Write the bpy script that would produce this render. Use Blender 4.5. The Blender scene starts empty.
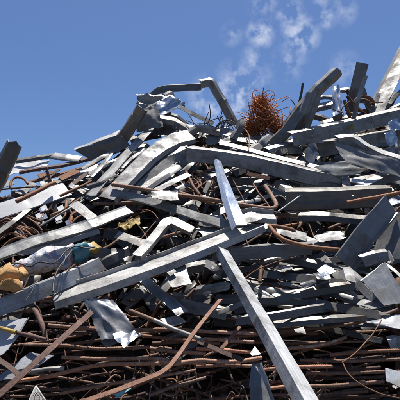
import bpy, math, random
from mathutils import Vector, Matrix, noise
R = math.radians
S = bpy.context.scene
C = S.collection
random.seed(11)

# ------------------------------------------------------------------ camera
CAM = Vector((0, 0, 1.5)); FOV = R(45); PITCH = R(8); T = math.tan(FOV/2)
cd = bpy.data.cameras.new('camera'); cam = bpy.data.objects.new('camera', cd); C.objects.link(cam)
cam.location = CAM; cam.rotation_euler = (R(90)+PITCH, 0, 0)
cd.sensor_width = 36; cd.angle = FOV; cd.clip_start = .05; cd.clip_end = 3000
S.camera = cam

# ------------------------------------------------------------------ sun, sky, exposure
SUN = Vector((0.06, 0.22, 0.95)).normalized()
EL = math.asin(SUN.z); AZ = math.atan2(SUN.x, SUN.y)
ld = bpy.data.lights.new('sun', 'SUN'); ld.energy = 5.0; ld.angle = R(.5); ld.color = (1, .96, .9)
sun = bpy.data.objects.new('sun', ld); C.objects.link(sun); sun.location = (5, 3, 20)
sun.rotation_euler = SUN.to_track_quat('Z', 'Y').to_euler()
S.view_settings.view_transform = 'Standard'; S.view_settings.look = 'None'
S.view_settings.exposure = 0.7; S.view_settings.gamma = 1
S.cycles.use_denoising = True

def N(nt, typ, **kw):
    n = nt.nodes.new(typ)
    for k, v in kw.items():
        if k.startswith('i_'): n.inputs[k[2:].replace('_', ' ')].default_value = v
        else: setattr(n, k, v)
    return n
def L(nt, a, b): nt.links.new(a, b)
def ramp(nt, src, stops):
    r = nt.nodes.new('ShaderNodeValToRGB')
    while len(r.color_ramp.elements) < len(stops): r.color_ramp.elements.new(.5)
    for e, (p, c) in zip(r.color_ramp.elements, stops):
        e.position = p; e.color = (c, c, c, 1) if not isinstance(c, tuple) else (*c, 1)
    L(nt, src, r.inputs[0]); return r.outputs[0]
def mathn(nt, op, a, b=None, clamp=False):
    m = nt.nodes.new('ShaderNodeMath'); m.operation = op; m.use_clamp = clamp
    for i, x in enumerate((a, b)):
        if x is None: continue
        if isinstance(x, (int, float)): m.inputs[i].default_value = x
        else: L(nt, x, m.inputs[i])
    return m.outputs[0]
def mixc(nt, f, a, b, mode='MIX'):
    m = nt.nodes.new('ShaderNodeMix'); m.data_type = 'RGBA'; m.blend_type = mode
    for i, x in ((0, f), (6, a), (7, b)):
        if isinstance(x, (int, float)): m.inputs[i].default_value = x
        elif isinstance(x, tuple): m.inputs[i].default_value = (*x, 1)
        else: L(nt, x, m.inputs[i])
    return m.outputs[2]

W = bpy.data.worlds.new('World'); S.world = W; W.use_nodes = True
nt = W.node_tree; nt.nodes.clear()
sky = N(nt, 'ShaderNodeTexSky', sky_type='NISHITA', sun_disc=False, sun_elevation=EL, sun_rotation=AZ,
        altitude=300, air_density=1.0, dust_density=1.3, ozone_density=2.6)
tc = N(nt, 'ShaderNodeTexCoord')
sep = N(nt, 'ShaderNodeSeparateXYZ'); L(nt, tc.outputs['Generated'], sep.inputs[0])
zc = mathn(nt, 'MAXIMUM', sep.outputs[2], .04)
dirn = N(nt, 'ShaderNodeVectorMath', operation='NORMALIZE'); L(nt, tc.outputs['Generated'], dirn.inputs[0])
def skydir(u, v):
    dx, dz = (u-200)/200*T, (200-v)/200*T
    return Vector((dx, math.cos(PITCH)-math.sin(PITCH)*dz, math.sin(PITCH)+math.cos(PITCH)*dz)).normalized()
# small fair-weather puffs: their places in view, and the same kind of puffs strewn over the rest of the sky by noise
cl = None
for u, v, r, a in [(261, 33, 11, .75), (291, 15, 11, .7), (300, 36, 14, .75), (326, 17, 9, .55), (252, 60, 10, .4), (343, 12, 10, .35), (264, 3, 12, .4), (322, 4, 8, .3), (238, 96, 26, .6), (212, 104, 22, .5), (250, 82, 18, .35), (232, 34, 9, .3), (290, 62, 14, .3), (345, 68, 12, .3)]:
    q = skydir(u, v)
    dt = N(nt, 'ShaderNodeVectorMath', operation='DISTANCE'); L(nt, dirn.outputs[0], dt.inputs[0]); dt.inputs[1].default_value = q
    m_ = mathn(nt, 'MULTIPLY', mathn(nt, 'SUBTRACT', 1., mathn(nt, 'DIVIDE', dt.outputs['Value'], r*1.5*T/200), True), a*1.9)
    cl = m_ if cl is None else mathn(nt, 'MAXIMUM', cl, m_)
inview = N(nt, 'ShaderNodeVectorMath', operation='DOT_PRODUCT'); L(nt, dirn.outputs[0], inview.inputs[0]); inview.inputs[1].default_value = skydir(200, 60)
n2 = N(nt, 'ShaderNodeTexNoise', i_Scale=5.5, i_Detail=2); L(nt, dirn.outputs[0], n2.inputs[0])
cl = mathn(nt, 'MAXIMUM', cl, mathn(nt, 'MULTIPLY', ramp(nt, n2.outputs[0], [(.56, 0.), (.75, 1.)]), ramp(nt, inview.outputs['Value'], [(.78, 1.), (.9, 0.)])))
n1 = N(nt, 'ShaderNodeTexNoise', i_Scale=34, i_Detail=7, i_Roughness=.56, i_Distortion=.12); L(nt, dirn.outputs[0], n1.inputs[0])
puff = ramp(nt, n1.outputs[0], [(.42, 0.), (.62, 1.)])
cl = mathn(nt, 'MULTIPLY', mathn(nt, 'MULTIPLY', cl, puff), .52)
skyt = mixc(nt, 1.0, sky.outputs[0], (.77, .94, 1.22), 'MULTIPLY')
skc = mixc(nt, cl, skyt, (10.5, 11, 12))
bg = N(nt, 'ShaderNodeBackground', i_Strength=.056); L(nt, skc, bg.inputs[0])
wo = N(nt, 'ShaderNodeOutputWorld'); L(nt, bg.outputs[0], wo.inputs[0])

# ------------------------------------------------------------------ materials
def newmat(name):
    m = bpy.data.materials.new(name); m.use_nodes = True; nt = m.node_tree; nt.nodes.clear()
    b = N(nt, 'ShaderNodeBsdfPrincipled'); o = N(nt, 'ShaderNodeOutputMaterial'); L(nt, b.outputs[0], o.inputs[0])
    tc = N(nt, 'ShaderNodeTexCoord'); return m, nt, b, tc
def uvmap(nt, tc, sx, sy):
    mp = N(nt, 'ShaderNodeMapping'); mp.inputs['Scale'].default_value = (sx, sy, 1); L(nt, tc.outputs['UV'], mp.inputs[0]); return mp.outputs[0]
def nz(nt, vec, sc, det=4, rough=.6):
    n = N(nt, 'ShaderNodeTexNoise', i_Scale=sc, i_Detail=det, i_Roughness=rough); L(nt, vec, n.inputs[0]); return n.outputs[0]
def bump(nt, b, h, strength, dist):
    bp = N(nt, 'ShaderNodeBump'); bp.inputs['Strength'].default_value = strength; bp.inputs['Distance'].default_value = dist
    L(nt, h, bp.inputs['Height']); L(nt, bp.outputs[0], b.inputs['Normal'])

def galv(name, base, metallic, r0, r1, dirt, rust):
    m, nt, b, tc = newmat(name)
    oc = tc.outputs['Object']
    oi = N(nt, 'ShaderNodeObjectInfo')
    blotch = nz(nt, uvmap(nt, tc, 3, 9), 1, 7, .68)
    streak = nz(nt, uvmap(nt, tc, 2.2, 60), 1, 4)
    fine = nz(nt, oc, 90, 3)
    vor = N(nt, 'ShaderNodeTexVoronoi', i_Scale=70); L(nt, oc, vor.inputs[0])
    spang = N(nt, 'ShaderNodeSeparateColor'); L(nt, vor.outputs['Color'], spang.inputs[0])
    c = mixc(nt, ramp(nt, blotch, [(.36, 0.), (.64, 1.)]), tuple(x*.84 for x in base), tuple(min(1, x*1.12) for x in base))
    c = mixc(nt, mathn(nt, 'MULTIPLY', spang.outputs[0], .22), c, tuple(x*.6 for x in base))
    c = mixc(nt, mathn(nt, 'MULTIPLY', ramp(nt, streak, [(.5, 0.), (.72, 1.)]), .45), c, (.10, .097, .094))
    scuff = ramp(nt, nz(nt, uvmap(nt, tc, 5, 22), 1, 6, .7), [(.60, 0.), (.68, 1.)])
    c = mixc(nt, mathn(nt, 'MULTIPLY', scuff, .35), c, tuple(min(.62, x*1.9) for x in base))
    c = mixc(nt, 1., c, oi.outputs['Color'], 'MULTIPLY')
    scr = N(nt, 'ShaderNodeTexNoise', i_Scale=1, i_Detail=2, i_Distortion=.6); L(nt, uvmap(nt, tc, 1.6, 170), scr.inputs[0])
    c = mixc(nt, mathn(nt, 'MULTIPLY', ramp(nt, scr.outputs[0], [(.63, 0.), (.66, 1.)]), .45), c, (.07, .066, .06))
    c = mixc(nt, mathn(nt, 'MULTIPLY', ramp(nt, nz(nt, uvmap(nt, tc, 14, 5), 1, 5, .7), [(.58, 0.), (.70, 1.)]), .40), c, (.11, .095, .08))
    dmask = ramp(nt, nz(nt, oc, 4.2, 7, .72), [(.58-dirt*.25, 0.), (.70-dirt*.2, 1.)])
    c = mixc(nt, mathn(nt, 'MULTIPLY', dmask, .75), c, (.085, .075, .066))
    rmask = ramp(nt, nz(nt, oc, 9, 8, .7), [(.74-rust*.3, 0.), (.80-rust*.28, 1.)])
    c = mixc(nt, mathn(nt, 'MULTIPLY', rmask, .85), c, (.17, .07, .032))
    L(nt, c, b.inputs['Base Color'])
    dr = mathn(nt, 'MAXIMUM', mathn(nt, 'MULTIPLY', dmask, .7), rmask)
    L(nt, mathn(nt, 'MULTIPLY', mathn(nt, 'SUBTRACT', 1., dr), metallic), b.inputs['Metallic'])
    rg = mathn(nt, 'ADD', mathn(nt, 'MULTIPLY', ramp(nt, blotch, [(.3, 0.), (.7, 1.)]), r1-r0), r0)
    rg = mathn(nt, 'ADD', rg, mathn(nt, 'MULTIPLY', dr, .3), True)
    L(nt, rg, b.inputs['Roughness'])
    h = mathn(nt, 'ADD', mathn(nt, 'MULTIPLY', nz(nt, oc, 14, 3), 1.), mathn(nt, 'MULTIPLY', fine, .10))
    h = mathn(nt, 'ADD', h, mathn(nt, 'MULTIPLY', streak, .06))
    bump(nt, b, h, .32, .010)
    return m
def rusty(name, c0, c1, c2, dust):
    m, nt, b, tc = newmat(name); oc = tc.outputs['Object']
    oi = N(nt, 'ShaderNodeObjectInfo')
    a = nz(nt, oc, 10, 7, .7); f = nz(nt, oc, 60, 5, .7)
    c = mixc(nt, ramp(nt, a, [(.35, 0.), (.65, 1.)]), c0, c1)
    c = mixc(nt, ramp(nt, f, [(.5, 0.), (.68, 1.)]), c, c2)
    d = ramp(nt, nz(nt, oc, 5, 8, .75), [(.55, 0.), (.68, 1.)])
    c = mixc(nt, mathn(nt, 'MULTIPLY', d, dust), c, (.34, .26, .21))
    c = mixc(nt, 1., c, oi.outputs['Color'], 'MULTIPLY')
    L(nt, c, b.inputs['Base Color']); b.inputs['Roughness'].default_value = .78; b.inputs['Metallic'].default_value = .15
    bump(nt, b, mathn(nt, 'ADD', f, a), .6, .004)
    return m
def plain(name, c0, c1, rough, sc=12, metallic=0, bs=.4, bd=.006):
    m, nt, b, tc = newmat(name); oc = tc.outputs['Object']; oi = N(nt, 'ShaderNodeObjectInfo')
    a = nz(nt, oc, sc, 7, .68)
    c = mixc(nt, 1., mixc(nt, ramp(nt, a, [(.38, 0.), (.62, 1.)]), c0, c1), oi.outputs['Color'], 'MULTIPLY')
    L(nt, c, b.inputs['Base Color'])
    b.inputs['Roughness'].default_value = rough; b.inputs['Metallic'].default_value = metallic
    bump(nt, b, a, bs, bd); return m
M = {}
M['galv'] = galv('galvanised_steel', (.37, .362, .345), .50, .36, .58, .42, .34)
M['pale'] = galv('pale_weathered_zinc', (.335, .33, .318), .25, .48, .68, .42, .32)
M['dark'] = galv('dull_shade_dark_zinc', (.20, .19, .172), .62, .32, .56, .42, .42)  # dull zinc; its dark base also stands in for shade on packed pieces
M['shiny'] = galv('shiny_sheet_steel', (.66, .68, .71), .95, .16, .30, -.15, -.1)
M['bright'] = galv('sky_tinted_bare_steel', (.55, .62, .72), .75, .20, .36, -.1, -.1)  # bluish base puts the sky's reflection into the steel's colour
M['white'] = plain('white_painted_sheet', (.36, .365, .37), (.45, .45, .45), .45, 6)
M['rebar'] = rusty('rusty_rebar_steel', (.18, .095, .06), (.31, .18, .12), (.095, .055, .04), .95)
M['rust'] = rusty('orange_rust', (.19, .085, .042), (.29, .135, .065), (.11, .05, .03), .4)
M['brown'] = rusty('dark_brown_rust', (.075, .042, .032), (.13, .068, .048), (.04, .026, .02), .25)
M['black'] = plain('black_rubber', (.012, .012, .013), (.03, .03, .03), .55, 20)
M['foam'] = plain('orange_foam', (.40, .20, .06), (.48, .30, .13), .85, 14, 0, .9, .02)
M['yellow'] = plain('mustard_plastic', (.25, .15, .02), (.40, .27, .05), .5, 14, 0, .8, .02)
M['teal'] = plain('teal_plastic_film', (.015, .10, .14), (.07, .23, .28), .4, 16)
M['core'] = plain('gap_shade_dirt', (.014, .011, .009), (.05, .032, .022), .95, 9, 0, 1, .08)  # dirt and rubble, near black to paint shade into the deep gaps
M['litter'] = rusty('rust_litter', (.05, .028, .02), (.16, .075, .04), (.03, .02, .016), .3)
M['ground'] = plain('pale_yard_ground', (.05, .044, .038), (.09, .08, .068), .95, 2, 0, .6, .05)
# printed paper of the roll
m, nt, b, tc = newmat('printed_white_film'); oc = tc.outputs['UV']
mpp = N(nt, 'ShaderNodeMapping'); L(nt, tc.outputs['Object'], mpp.inputs[0])
c = mixc(nt, ramp(nt, nz(nt, mpp.outputs[0], 5, 6), [(.4, 0.), (.6, 1.)]), (.56, .55, .53), (.46, .46, .46))
c = mixc(nt, mathn(nt, 'MULTIPLY', ramp(nt, nz(nt, mpp.outputs[0], 13, 2), [(.56, 0.), (.60, 1.)]), .8), c, (.10, .15, .34))
c = mixc(nt, mathn(nt, 'MULTIPLY', ramp(nt, nz(nt, uvmap(nt, tc, 16, 9), 1.3, 2), [(.58, 0.), (.61, 1.)]), .7), c, (.42, .12, .15))
c = mixc(nt, mathn(nt, 'MULTIPLY', ramp(nt, nz(nt, mpp.outputs[0], 7, 8, .8), [(.60, 0.), (.7, 1.)]), .6), c, (.3, .27, .24))
c = mixc(nt, mathn(nt, 'MULTIPLY', ramp(nt, mathn(nt, 'ABSOLUTE', mathn(nt, 'SUBTRACT', nz(nt, mpp.outputs[0], 9, 4, .5), .5)), [(.004, 1.), (.016, 0.)]), .75), c, (.10, .09, .09))
L(nt, c, b.inputs['Base Color']); b.inputs['Roughness'].default_value = .42
bump(nt, b, nz(nt, mpp.outputs[0], 14, 6), .6, .02); M['print'] = m

# ------------------------------------------------------------------ placing: heap face and pixels
K, Y0 = 1.0, 2.4
CP, SP = math.cos(PITCH), math.sin(PITCH)
def ray(u, v):
    dx, dz = (u-200)/200*T, (200-v)/200*T
    return Vector((dx, CP-SP*dz, SP+CP*dz))
def depth(u, v):
    r = ray(u, v); return (CAM.z+K*Y0)/(K*r.y-r.z)
def at(u, v, lift=0, d=None):
    return CAM + ray(u, v)*((depth(u, v) if d is None else d)-lift)
def rec(v, k=.34):
    t = max(0, min(1, (v-312)/26)); return -k*t*t*(3-2*t)
def dep(p): return Vector((0, CP, SP)).dot(p-CAM)
PX = T/200

META = {}
def tag(o, label, cat, group=None, kind=None):
    if label: o['label'] = label
    if cat: o['category'] = cat
    if group: o['group'] = group
    if kind: o['kind'] = kind
    return o
def link_mesh(name, verts, faces, mat, parent=None, uvs=None, origin=None, smooth=40, tint=(1, 1, 1)):
    me = bpy.data.meshes.new(name)
    org = origin if origin is not None else sum(verts, Vector())/len(verts)
    me.from_pydata([v-org for v in verts], [], faces)
    if uvs:
        ul = me.uv_layers.new(name='UVMap')
        idx = [0]*len(me.loops); me.loops.foreach_get('vertex_index', idx)
        flat = []
        for i in idx: flat.extend(uvs[i])
        ul.data.foreach_set('uv', flat)
    me.shade_smooth()
    if smooth < 180: me.set_sharp_from_angle(angle=R(smooth))
    me.materials.append(M[mat]); me.update()
    o = bpy.data.objects.new(name, me); C.objects.link(o)
    o.color = (*(tint if isinstance(tint, tuple) else (tint,)*3), 1)
    if parent is not None: o.parent = parent
    else: o.location = org
    return o
def empty(name, loc):
    e = bpy.data.objects.new(name, None); C.objects.link(e); e.location = loc; e.empty_display_size = .1; return e

# ---- paths
def catmull(P, step):
    out = []
    n = len(P)
    for i in range(n-1):
        p0, p1, p2, p3 = P[max(i-1, 0)], P[i], P[i+1], P[min(i+2, n-1)]
        k = max(2, int((p2[0]-p1[0]).length/step))
        for j in range(k):
            t = j/k
            def cr(a, b, c, d): return .5*((2*b)+(c-a)*t+(2*a-5*b+4*c-d)*t*t+(3*b-a-3*c+d)*t**3)
            out.append(tuple(cr(p0[q], p1[q], p2[q], p3[q]) for q in range(len(p1))))
    out.append(P[-1]); return out
def lin(P, step, r=.018):
    Q = [P[0]]
    for i in range(1, len(P)-1):
        a, b, c = P[i-1], P[i], P[i+1]
        la, lc = (a[0]-b[0]).length, (c[0]-b[0]).length
        fa, fc = min(.3, r/max(la, 1e-4)), min(.3, r/max(lc, 1e-4))
        Q.append(tuple(b[q]+(a[q]-b[q])*fa for q in range(3)))
        Q.append(tuple(.5*b[q]+.25*(b[q]+(a[q]-b[q])*fa)+.25*(b[q]+(c[q]-b[q])*fc) for q in range(3)))
        Q.append(tuple(b[q]+(c[q]-b[q])*fc for q in range(3)))
    Q.append(P[-1]); out = []
    for i in range(len(Q)-1):
        k = max(1, int((Q[i+1][0]-Q[i][0]).length/step))
        for j in range(k):
            t = j/k; out.append(tuple(Q[i][q]+(Q[i+1][q]-Q[i][q])*t for q in range(3)))
    out.append(Q[-1]); return out
def fd(q, pts, flat):
    """distance of a piece that stands up (flat=1: upright in one plane, 0: lying on the heap's slope)"""
    dm = min(depth(*p[:2]) for p in pts); return depth(q[0], q[1])*(1-flat)+dm*flat
def getpath(pts, flat=False, curve=False, step=.05):
    P = []
    for q in pts:
        l = q[2] if len(q) > 2 else 0
        P.append((at(q[0], q[1], l, fd(q, pts, flat)), q[3] if len(q) > 3 else 0., q[4] if len(q) > 4 else 1.))
    return catmull(P, step) if curve else lin(P, step)
def frames(path):
    F = []
    n = len(path)
    for i, (p, roll, sc) in enumerate(path):
        t = (path[min(i+1, n-1)][0]-path[max(i-1, 0)][0]).normalized()
        o = (CAM-p); o = (o-t*o.dot(t)).normalized(); s = o.cross(t)
        c, w = math.cos(R(roll)), math.sin(R(roll))
        F.append((p, t, s*c+o*w, o*c-s*w, sc))
    return F

def offset_profile(pr, th):
    n = len(pr); out = []
    for i in range(n):
        ns = []
        for a, b in ((i-1, i), (i, i+1)):
            if a < 0 or b >= n: continue
            e = Vector((pr[b][0]-pr[a][0], pr[b][1]-pr[a][1])); e.normalize()
            ns.append(Vector((e.y, -e.x)))   # right of travel = away from the camera for +s travel
        v = ns[0] if len(ns) == 1 else (ns[0]+ns[1])/max(.35, 1+ns[0].dot(ns[1]))
        out.append((pr[i][0]+v.x*th, pr[i][1]+v.y*th))
    return out

def bar(name, label, cat, mat, pts, prof, flat=False, curve=False, th=.005, dent=1., tint=1., parts=None, group=None, torn=.012, step=.05, parent=None, holes=None):
    """a folded sheet-metal section: prof in photograph pixels at the bar's own distance (s across, o towards the viewer)"""
    path = getpath(pts, flat, curve, step); F = frames(path)
    mid = path[len(path)//2][0]; px = PX*dep(mid)
    pr = [(s*px, o*px) for s, o in prof]; q = offset_profile(pr, th)
    seed = Vector((random.random()*90, random.random()*90, random.random()*90))
    tint3 = tint if isinstance(tint, tuple) else (tint, tint, tint)
    wid = sum((Vector(pr[i+1])-Vector(pr[i])).length for i in range(len(pr)-1))
    nd = max(1, int(len(F)*step/.5)); total = len(F)
    dents = [(random.uniform(0, total), random.uniform(.7, 2.2), random.choice((-1, 1))*random.uniform(.06, .26)*min(wid, .18)) for _ in range(nd)]
    for q_ in pts[1:-1]:            # the walls buckle where the section was bent
        ci = min(range(total), key=lambda i: abs((path[i][0]-CAM).length-(at(q_[0], q_[1], q_[2] if len(q_) > 2 else 0, fd(q_, pts, flat))-CAM).length)+4*(path[i][0]-at(q_[0], q_[1], q_[2] if len(q_) > 2 else 0, fd(q_, pts, flat))).length)
        dents.append((ci, .9, random.choice((-1, 1))*.22*min(wid, .15)))
    segs = []
    for i in range(len(pr)-1):
        k = max(1, min(4, int((Vector(pr[i+1])-Vector(pr[i])).length/.035)))
        if holes and i == holes[0] and k % 2 == 0: k += 1
        segs.append(k)
    def place(i, s, o):
        p, t, sv, ov, sc = F[i]
        w = p+sv*(s*sc)+ov*(o*sc)
        v = noise.noise_vector(w*3.2+seed)*.010+noise.noise_vector(w*11+seed)*.0035
        dd = sum(a*math.exp(-((i-c)/wd)**2) for c, wd, a in dents)*(.4+.6*noise.noise(w*9+seed*2))
        w = w+(v+ov*dd*.55+sv*dd*.25)*dent
        if i == 0 or i == total-1:
            w = w+t*(noise.noise(w*40+seed)*torn)
        return w
    def mesh_of(a, b):           # profile segments a..b-1 as one mesh
        loop_o, loop_i, vv = [], [], []
        arc = 0
        for sgi in range(a, b):
            for j in range(segs[sgi]+(1 if sgi == b-1 else 0)):
                f = j/segs[sgi]
                A, B = pr[sgi], pr[sgi+1]; A2, B2 = q[sgi], q[sgi+1]
                loop_o.append((A[0]+(B[0]-A[0])*f, A[1]+(B[1]-A[1])*f)); loop_i.append((A2[0]+(B2[0]-A2[0])*f, A2[1]+(B2[1]-A2[1])*f))
        lp = loop_o+loop_i[::-1]; m = len(lp); no = len(loop_o)
        verts, uvs, faces = [], [], []
        along = 0
        for i in range(total):
            if i: along += (F[i][0]-F[i-1][0]).length
            for j, (s, o) in enumerate(lp):
                verts.append(place(i, s, o)); jj = j if j < no else m-1-j
                uvs.append((along, jj/max(1, no-1)*wid+(0 if j < no else .37)+a*.13))
        skip = set()
        if a > 0: skip.add(m-1)
        if b < len(pr)-1: skip.add(no-1)
        for i in range(total-1):
            for j in range(m):
                if j in skip: continue
                j2 = (j+1) % m
                if holes and a <= holes[0] < b and i % holes[1] == holes[1]//2 and 1 < i < total-3:
                    jh = sum(segs[a:holes[0]])+segs[holes[0]]//2
                    if j == m-2-jh: continue
                    if j == jh:      # an open bolt hole through both skins
                        rings = []
                        for cs in ((i*m+j, i*m+j2, (i+1)*m+j2, (i+1)*m+j), (i*m+m-1-j, i*m+m-2-j, (i+1)*m+m-2-j, (i+1)*m+m-1-j)):
                            V4 = [verts[c] for c in cs]; cen = sum(V4, Vector())/4
                            ea, eb = (V4[1]-V4[0]+V4[2]-V4[3])/2, (V4[3]-V4[0]+V4[2]-V4[1])/2
                            r = min(.011, .36*min(ea.length, eb.length)); ea.normalize(); eb.normalize()
                            n0 = len(verts)
                            for q8 in range(8):
                                an = math.pi*(-7/8+q8/4); verts.append(cen+(ea*math.cos(an)+eb*math.sin(an))*r); uvs.append(uvs[cs[0]])
                            for c4 in range(4):
                                p1, p2, p3 = n0+2*c4, n0+2*c4+1, n0+(2*c4+2) % 8
                                f_ = [(cs[c4], p2, p1), (cs[c4], cs[(c4+1) % 4], p3, p2)]
                                faces.extend(f_ if not rings else [x[::-1] for x in f_])
                            rings.append(n0)
                        for q8 in range(8): faces.append((rings[0]+q8, rings[0]+(q8+1) % 8, rings[1]+(q8+1) % 8, rings[1]+q8))
                        continue
                faces.append((i*m+j, i*m+j2, (i+1)*m+j2, (i+1)*m+j))
        for j in range(no-1):
            faces.append((j, m-1-j, m-2-j, j+1)); bs = (total-1)*m
            faces.append((bs+j, bs+j+1, bs+m-2-j, bs+m-1-j))
        return verts, faces, uvs
    if parts and len(pr) > 2:
        root = empty(name, mid)
        tag(root, label, cat, group)
        for i, pn in enumerate(parts):
            v, f, uv = mesh_of(i, i+1)
            link_mesh(pn, v, f, mat, root, uv, mid, tint=tint3)
        return root
    v, f, uv = mesh_of(0, len(pr)-1)
    o = link_mesh(name, v, f, mat, parent, uv, None if parent is None else parent.location.copy(), tint=tint3)
    if parent is None: tag(o, label, cat, group); META[o.name] = (mat, tint, pts[0], pts[-1])
    return o

def tube_geo(F, rad, ribs=0, sides=8, seed=Vector(), wob=0):
    verts, faces, uvs = [], [], []
    al = 0
    for i, (p, t, s, o, sc) in enumerate(F):
        if i: al += (p-F[i-1][0]).length
        for j in range(sides):
            a = 2*math.pi*j/sides
            r = rad*sc
            if ribs:
                ph = (al/ribs+.18*math.sin(2*a)) % 1.0
                if abs(math.cos(a)) < .97: r *= 1.08 if ph < .45 else .96
                else: r *= 1.05
            w = p+(s*math.sin(a)+o*math.cos(a))*r
            if wob: w = w+noise.noise_vector(p*9+seed)*wob
            verts.append(w); uvs.append((al, j/sides*rad*6))
    n = len(F)
    for i in range(n-1):
        for j in range(sides):
            j2 = (j+1) % sides
            faces.append((i*sides+j, i*sides+j2, (i+1)*sides+j2, (i+1)*sides+j))
    faces.append(tuple(range(sides))[::-1]); faces.append(tuple((n-1)*sides+j for j in range(sides)))
    return verts, faces, uvs
def stable(F):
    """one steady side vector along a round path, so a tube does not twist"""
    out = []; s = F[0][2]
    for p, t, _, _, sc in F:
        s = (s-t*s.dot(t)).normalized(); out.append((p, t, s, s.cross(t)*-1, sc))
    return out
def rod(name, label, cat, mat, pts, w, ribs=False, flat=False, curve=True, tint=1., group=None, parent=None, wob=.004, sides=8):
    rad0 = None
    path = getpath(pts, flat, curve, .05)
    mid = path[len(path)//2][0]; rad = w*.5*PX*dep(mid)
    step = max(.004, rad*.40) if ribs else max(.012, rad*1.6)
    path = getpath(pts, flat, curve, step)
    F = stable(frames(path))
    sd = Vector((random.random()*50,)*3)
    v, f, uv = tube_geo(F, rad, rad*1.2 if ribs else 0, sides, sd, .0015 if ribs else wob)
    t3 = tint if isinstance(tint, tuple) else (tint,)*3
    o = link_mesh(name, v, f, mat, parent, uv, None if parent is None else parent.location.copy(), smooth=60 if not ribs else 180, tint=t3)
    if parent is None: tag(o, label, cat, group); META[o.name] = (mat, tint, pts[0], pts[-1])
    return o
def plate(name, label, cat, mat, quad, crumple=.5, n=12, th=.004, tint=1., group=None, flat=False, parent=None, freq=6., holes=False):
    """a sheet with its own four corners, buckled and crumpled"""
    P = [at(q[0], q[1], q[2] if len(q) > 2 else 0, fd(q, quad, flat)) for q in quad]
    nrm = ((P[1]-P[0]).cross(P[3]-P[0])).normalized()
    if nrm.dot(CAM-P[0]) < 0: nrm = -nrm
    size = ((P[1]-P[0]).length+(P[3]-P[0]).length)/2
    sd = Vector((random.random()*80, random.random()*80, random.random()*80))
    A, uvs = [], []
    for i in range(n+1):
        for j in range(n+1):
            a, b = i/n, j/n
            p = P[0]*(1-a)*(1-b)+P[1]*a*(1-b)+P[2]*a*b+P[3]*(1-a)*b
            w = Vector((a*size*freq, b*size*freq, 0))+sd
            ridge = 1-abs(noise.noise(w*.8))*2
            p = p+nrm*(ridge*.10+noise.noise(w*1.9)*.05)*crumple*size+noise.noise_vector(w*1.3)*.05*crumple*size
            if i in (0, n) or j in (0, n): p = p+(noise.noise_vector(w*2.2+sd)*.05+noise.noise_vector(w*9+sd)*.022)*size*min(1, .3+crumple)
            A.append(p); uvs.append((a*size, b*size))
    m = (n+1)**2
    verts = A+[p-nrm*th for p in A]; uvs = uvs*2
    faces = []
    for i in range(n):
        for j in range(n):
            q = (i*(n+1)+j, (i+1)*(n+1)+j, (i+1)*(n+1)+j+1, i*(n+1)+j+1)
            faces.append(q); faces.append(tuple(x+m for x in q[::-1]))
    e = [i*(n+1) for i in range(n+1)], [i*(n+1)+n for i in range(n+1)], list(range(n+1)), [n*(n+1)+j for j in range(n+1)]
    for ed in e:
        for x, y in zip(ed, ed[1:]): faces.append((x, y, y+m, x+m))
    t3 = tint if isinstance(tint, tuple) else (tint,)*3
    o = link_mesh(name, verts, faces, mat, parent, uvs, None if parent is None else parent.location.copy(), smooth=30, tint=t3)
    if parent is None: tag(o, label, cat, group); META[o.name] = (mat, tint, quad[0], quad[3])
    return o
# section shorthands (pixels): flat strip leaning back by k; L = front face below + top face; U and Z
def fl(w, k=1.7): return [(-w/2, k*w/2), (w/2, -k*w/2)]
def el(h, t, k=2.): return [(-h, .6), (0, 0), (t, -t*k)]
def lipped(h, t, k=2., lip=3): return [(-h+.5, -lip), (-h, .6), (0, 0), (t, -t*k), (t-.5, -t*k-lip)]

# ------------------------------------------------------------------ setting: ground, mound
def interp(x, T_):
    if x <= T_[0][0]: return T_[0][1]
    for (a, b), (c, d) in zip(T_, T_[1:]):
        if x <= c: return b+(d-b)*(x-a)/(c-a)
    return T_[-1][1]
SKYL = [(-80, 260), (0, 192), (50, 178), (95, 164), (125, 150), (150, 140), (185, 133), (215, 138), (250, 138), (290, 134), (330, 124), (370, 118), (410, 112), (520, 190)]
CR = []
for u, v in SKYL:
    p = at(u, v, -.66); CR.append((p.x, p.z))
CR = [(CR[0][0]-3, .0)]+CR+[(CR[-1][0]+3.5, .0)]
verts, faces = [], []
NX, NY = 150, 130
for j in range(NY+1):
    for i in range(NX+1):
        x = -9+19*i/NX; y = 1.6+14*(j/NY)**1.15
        w = Vector((x, y, 0))
        tt = max(0, min(1, (1.75-(y-Y0))/.35)); zf = K*(y-Y0)-.85-.2*tt*tt*(3-2*tt)
        cr = interp(x, CR)
        z = min(zf, cr-.55*(y-(cr+.85+Y0)))
        z += .10*noise.noise(w*2.1)+.05*noise.noise(w*6)+.03*noise.noise(w*15)
        verts.append(Vector((x, y, max(z, -.15))))
for j in range(NY):
    for i in range(NX):
        a = j*(NX+1)+i; faces.append((a, a+1, a+NX+2, a+NX+1))
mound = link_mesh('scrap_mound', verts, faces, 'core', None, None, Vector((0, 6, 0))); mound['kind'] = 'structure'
g = 900
gv = [Vector((x*g, y*g, 0)) for x, y in ((-1, -1), (1, -1), (1, 1), (-1, 1))]
link_mesh('ground', gv, [(0, 1, 2, 3)], 'ground', None, None, Vector())['kind'] = 'structure'
# ------------------------------------------------------------------ things, from the skyline down
WF = ['web', 'flange']; FWF = ['flange', 'web', 'flange']; LFW = ['lip', 'flange', 'web', 'lip']
ch, sh, bb, fb, st = 'channel', 'sheet', 'rebar', 'flat bar', 'strip'

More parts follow.
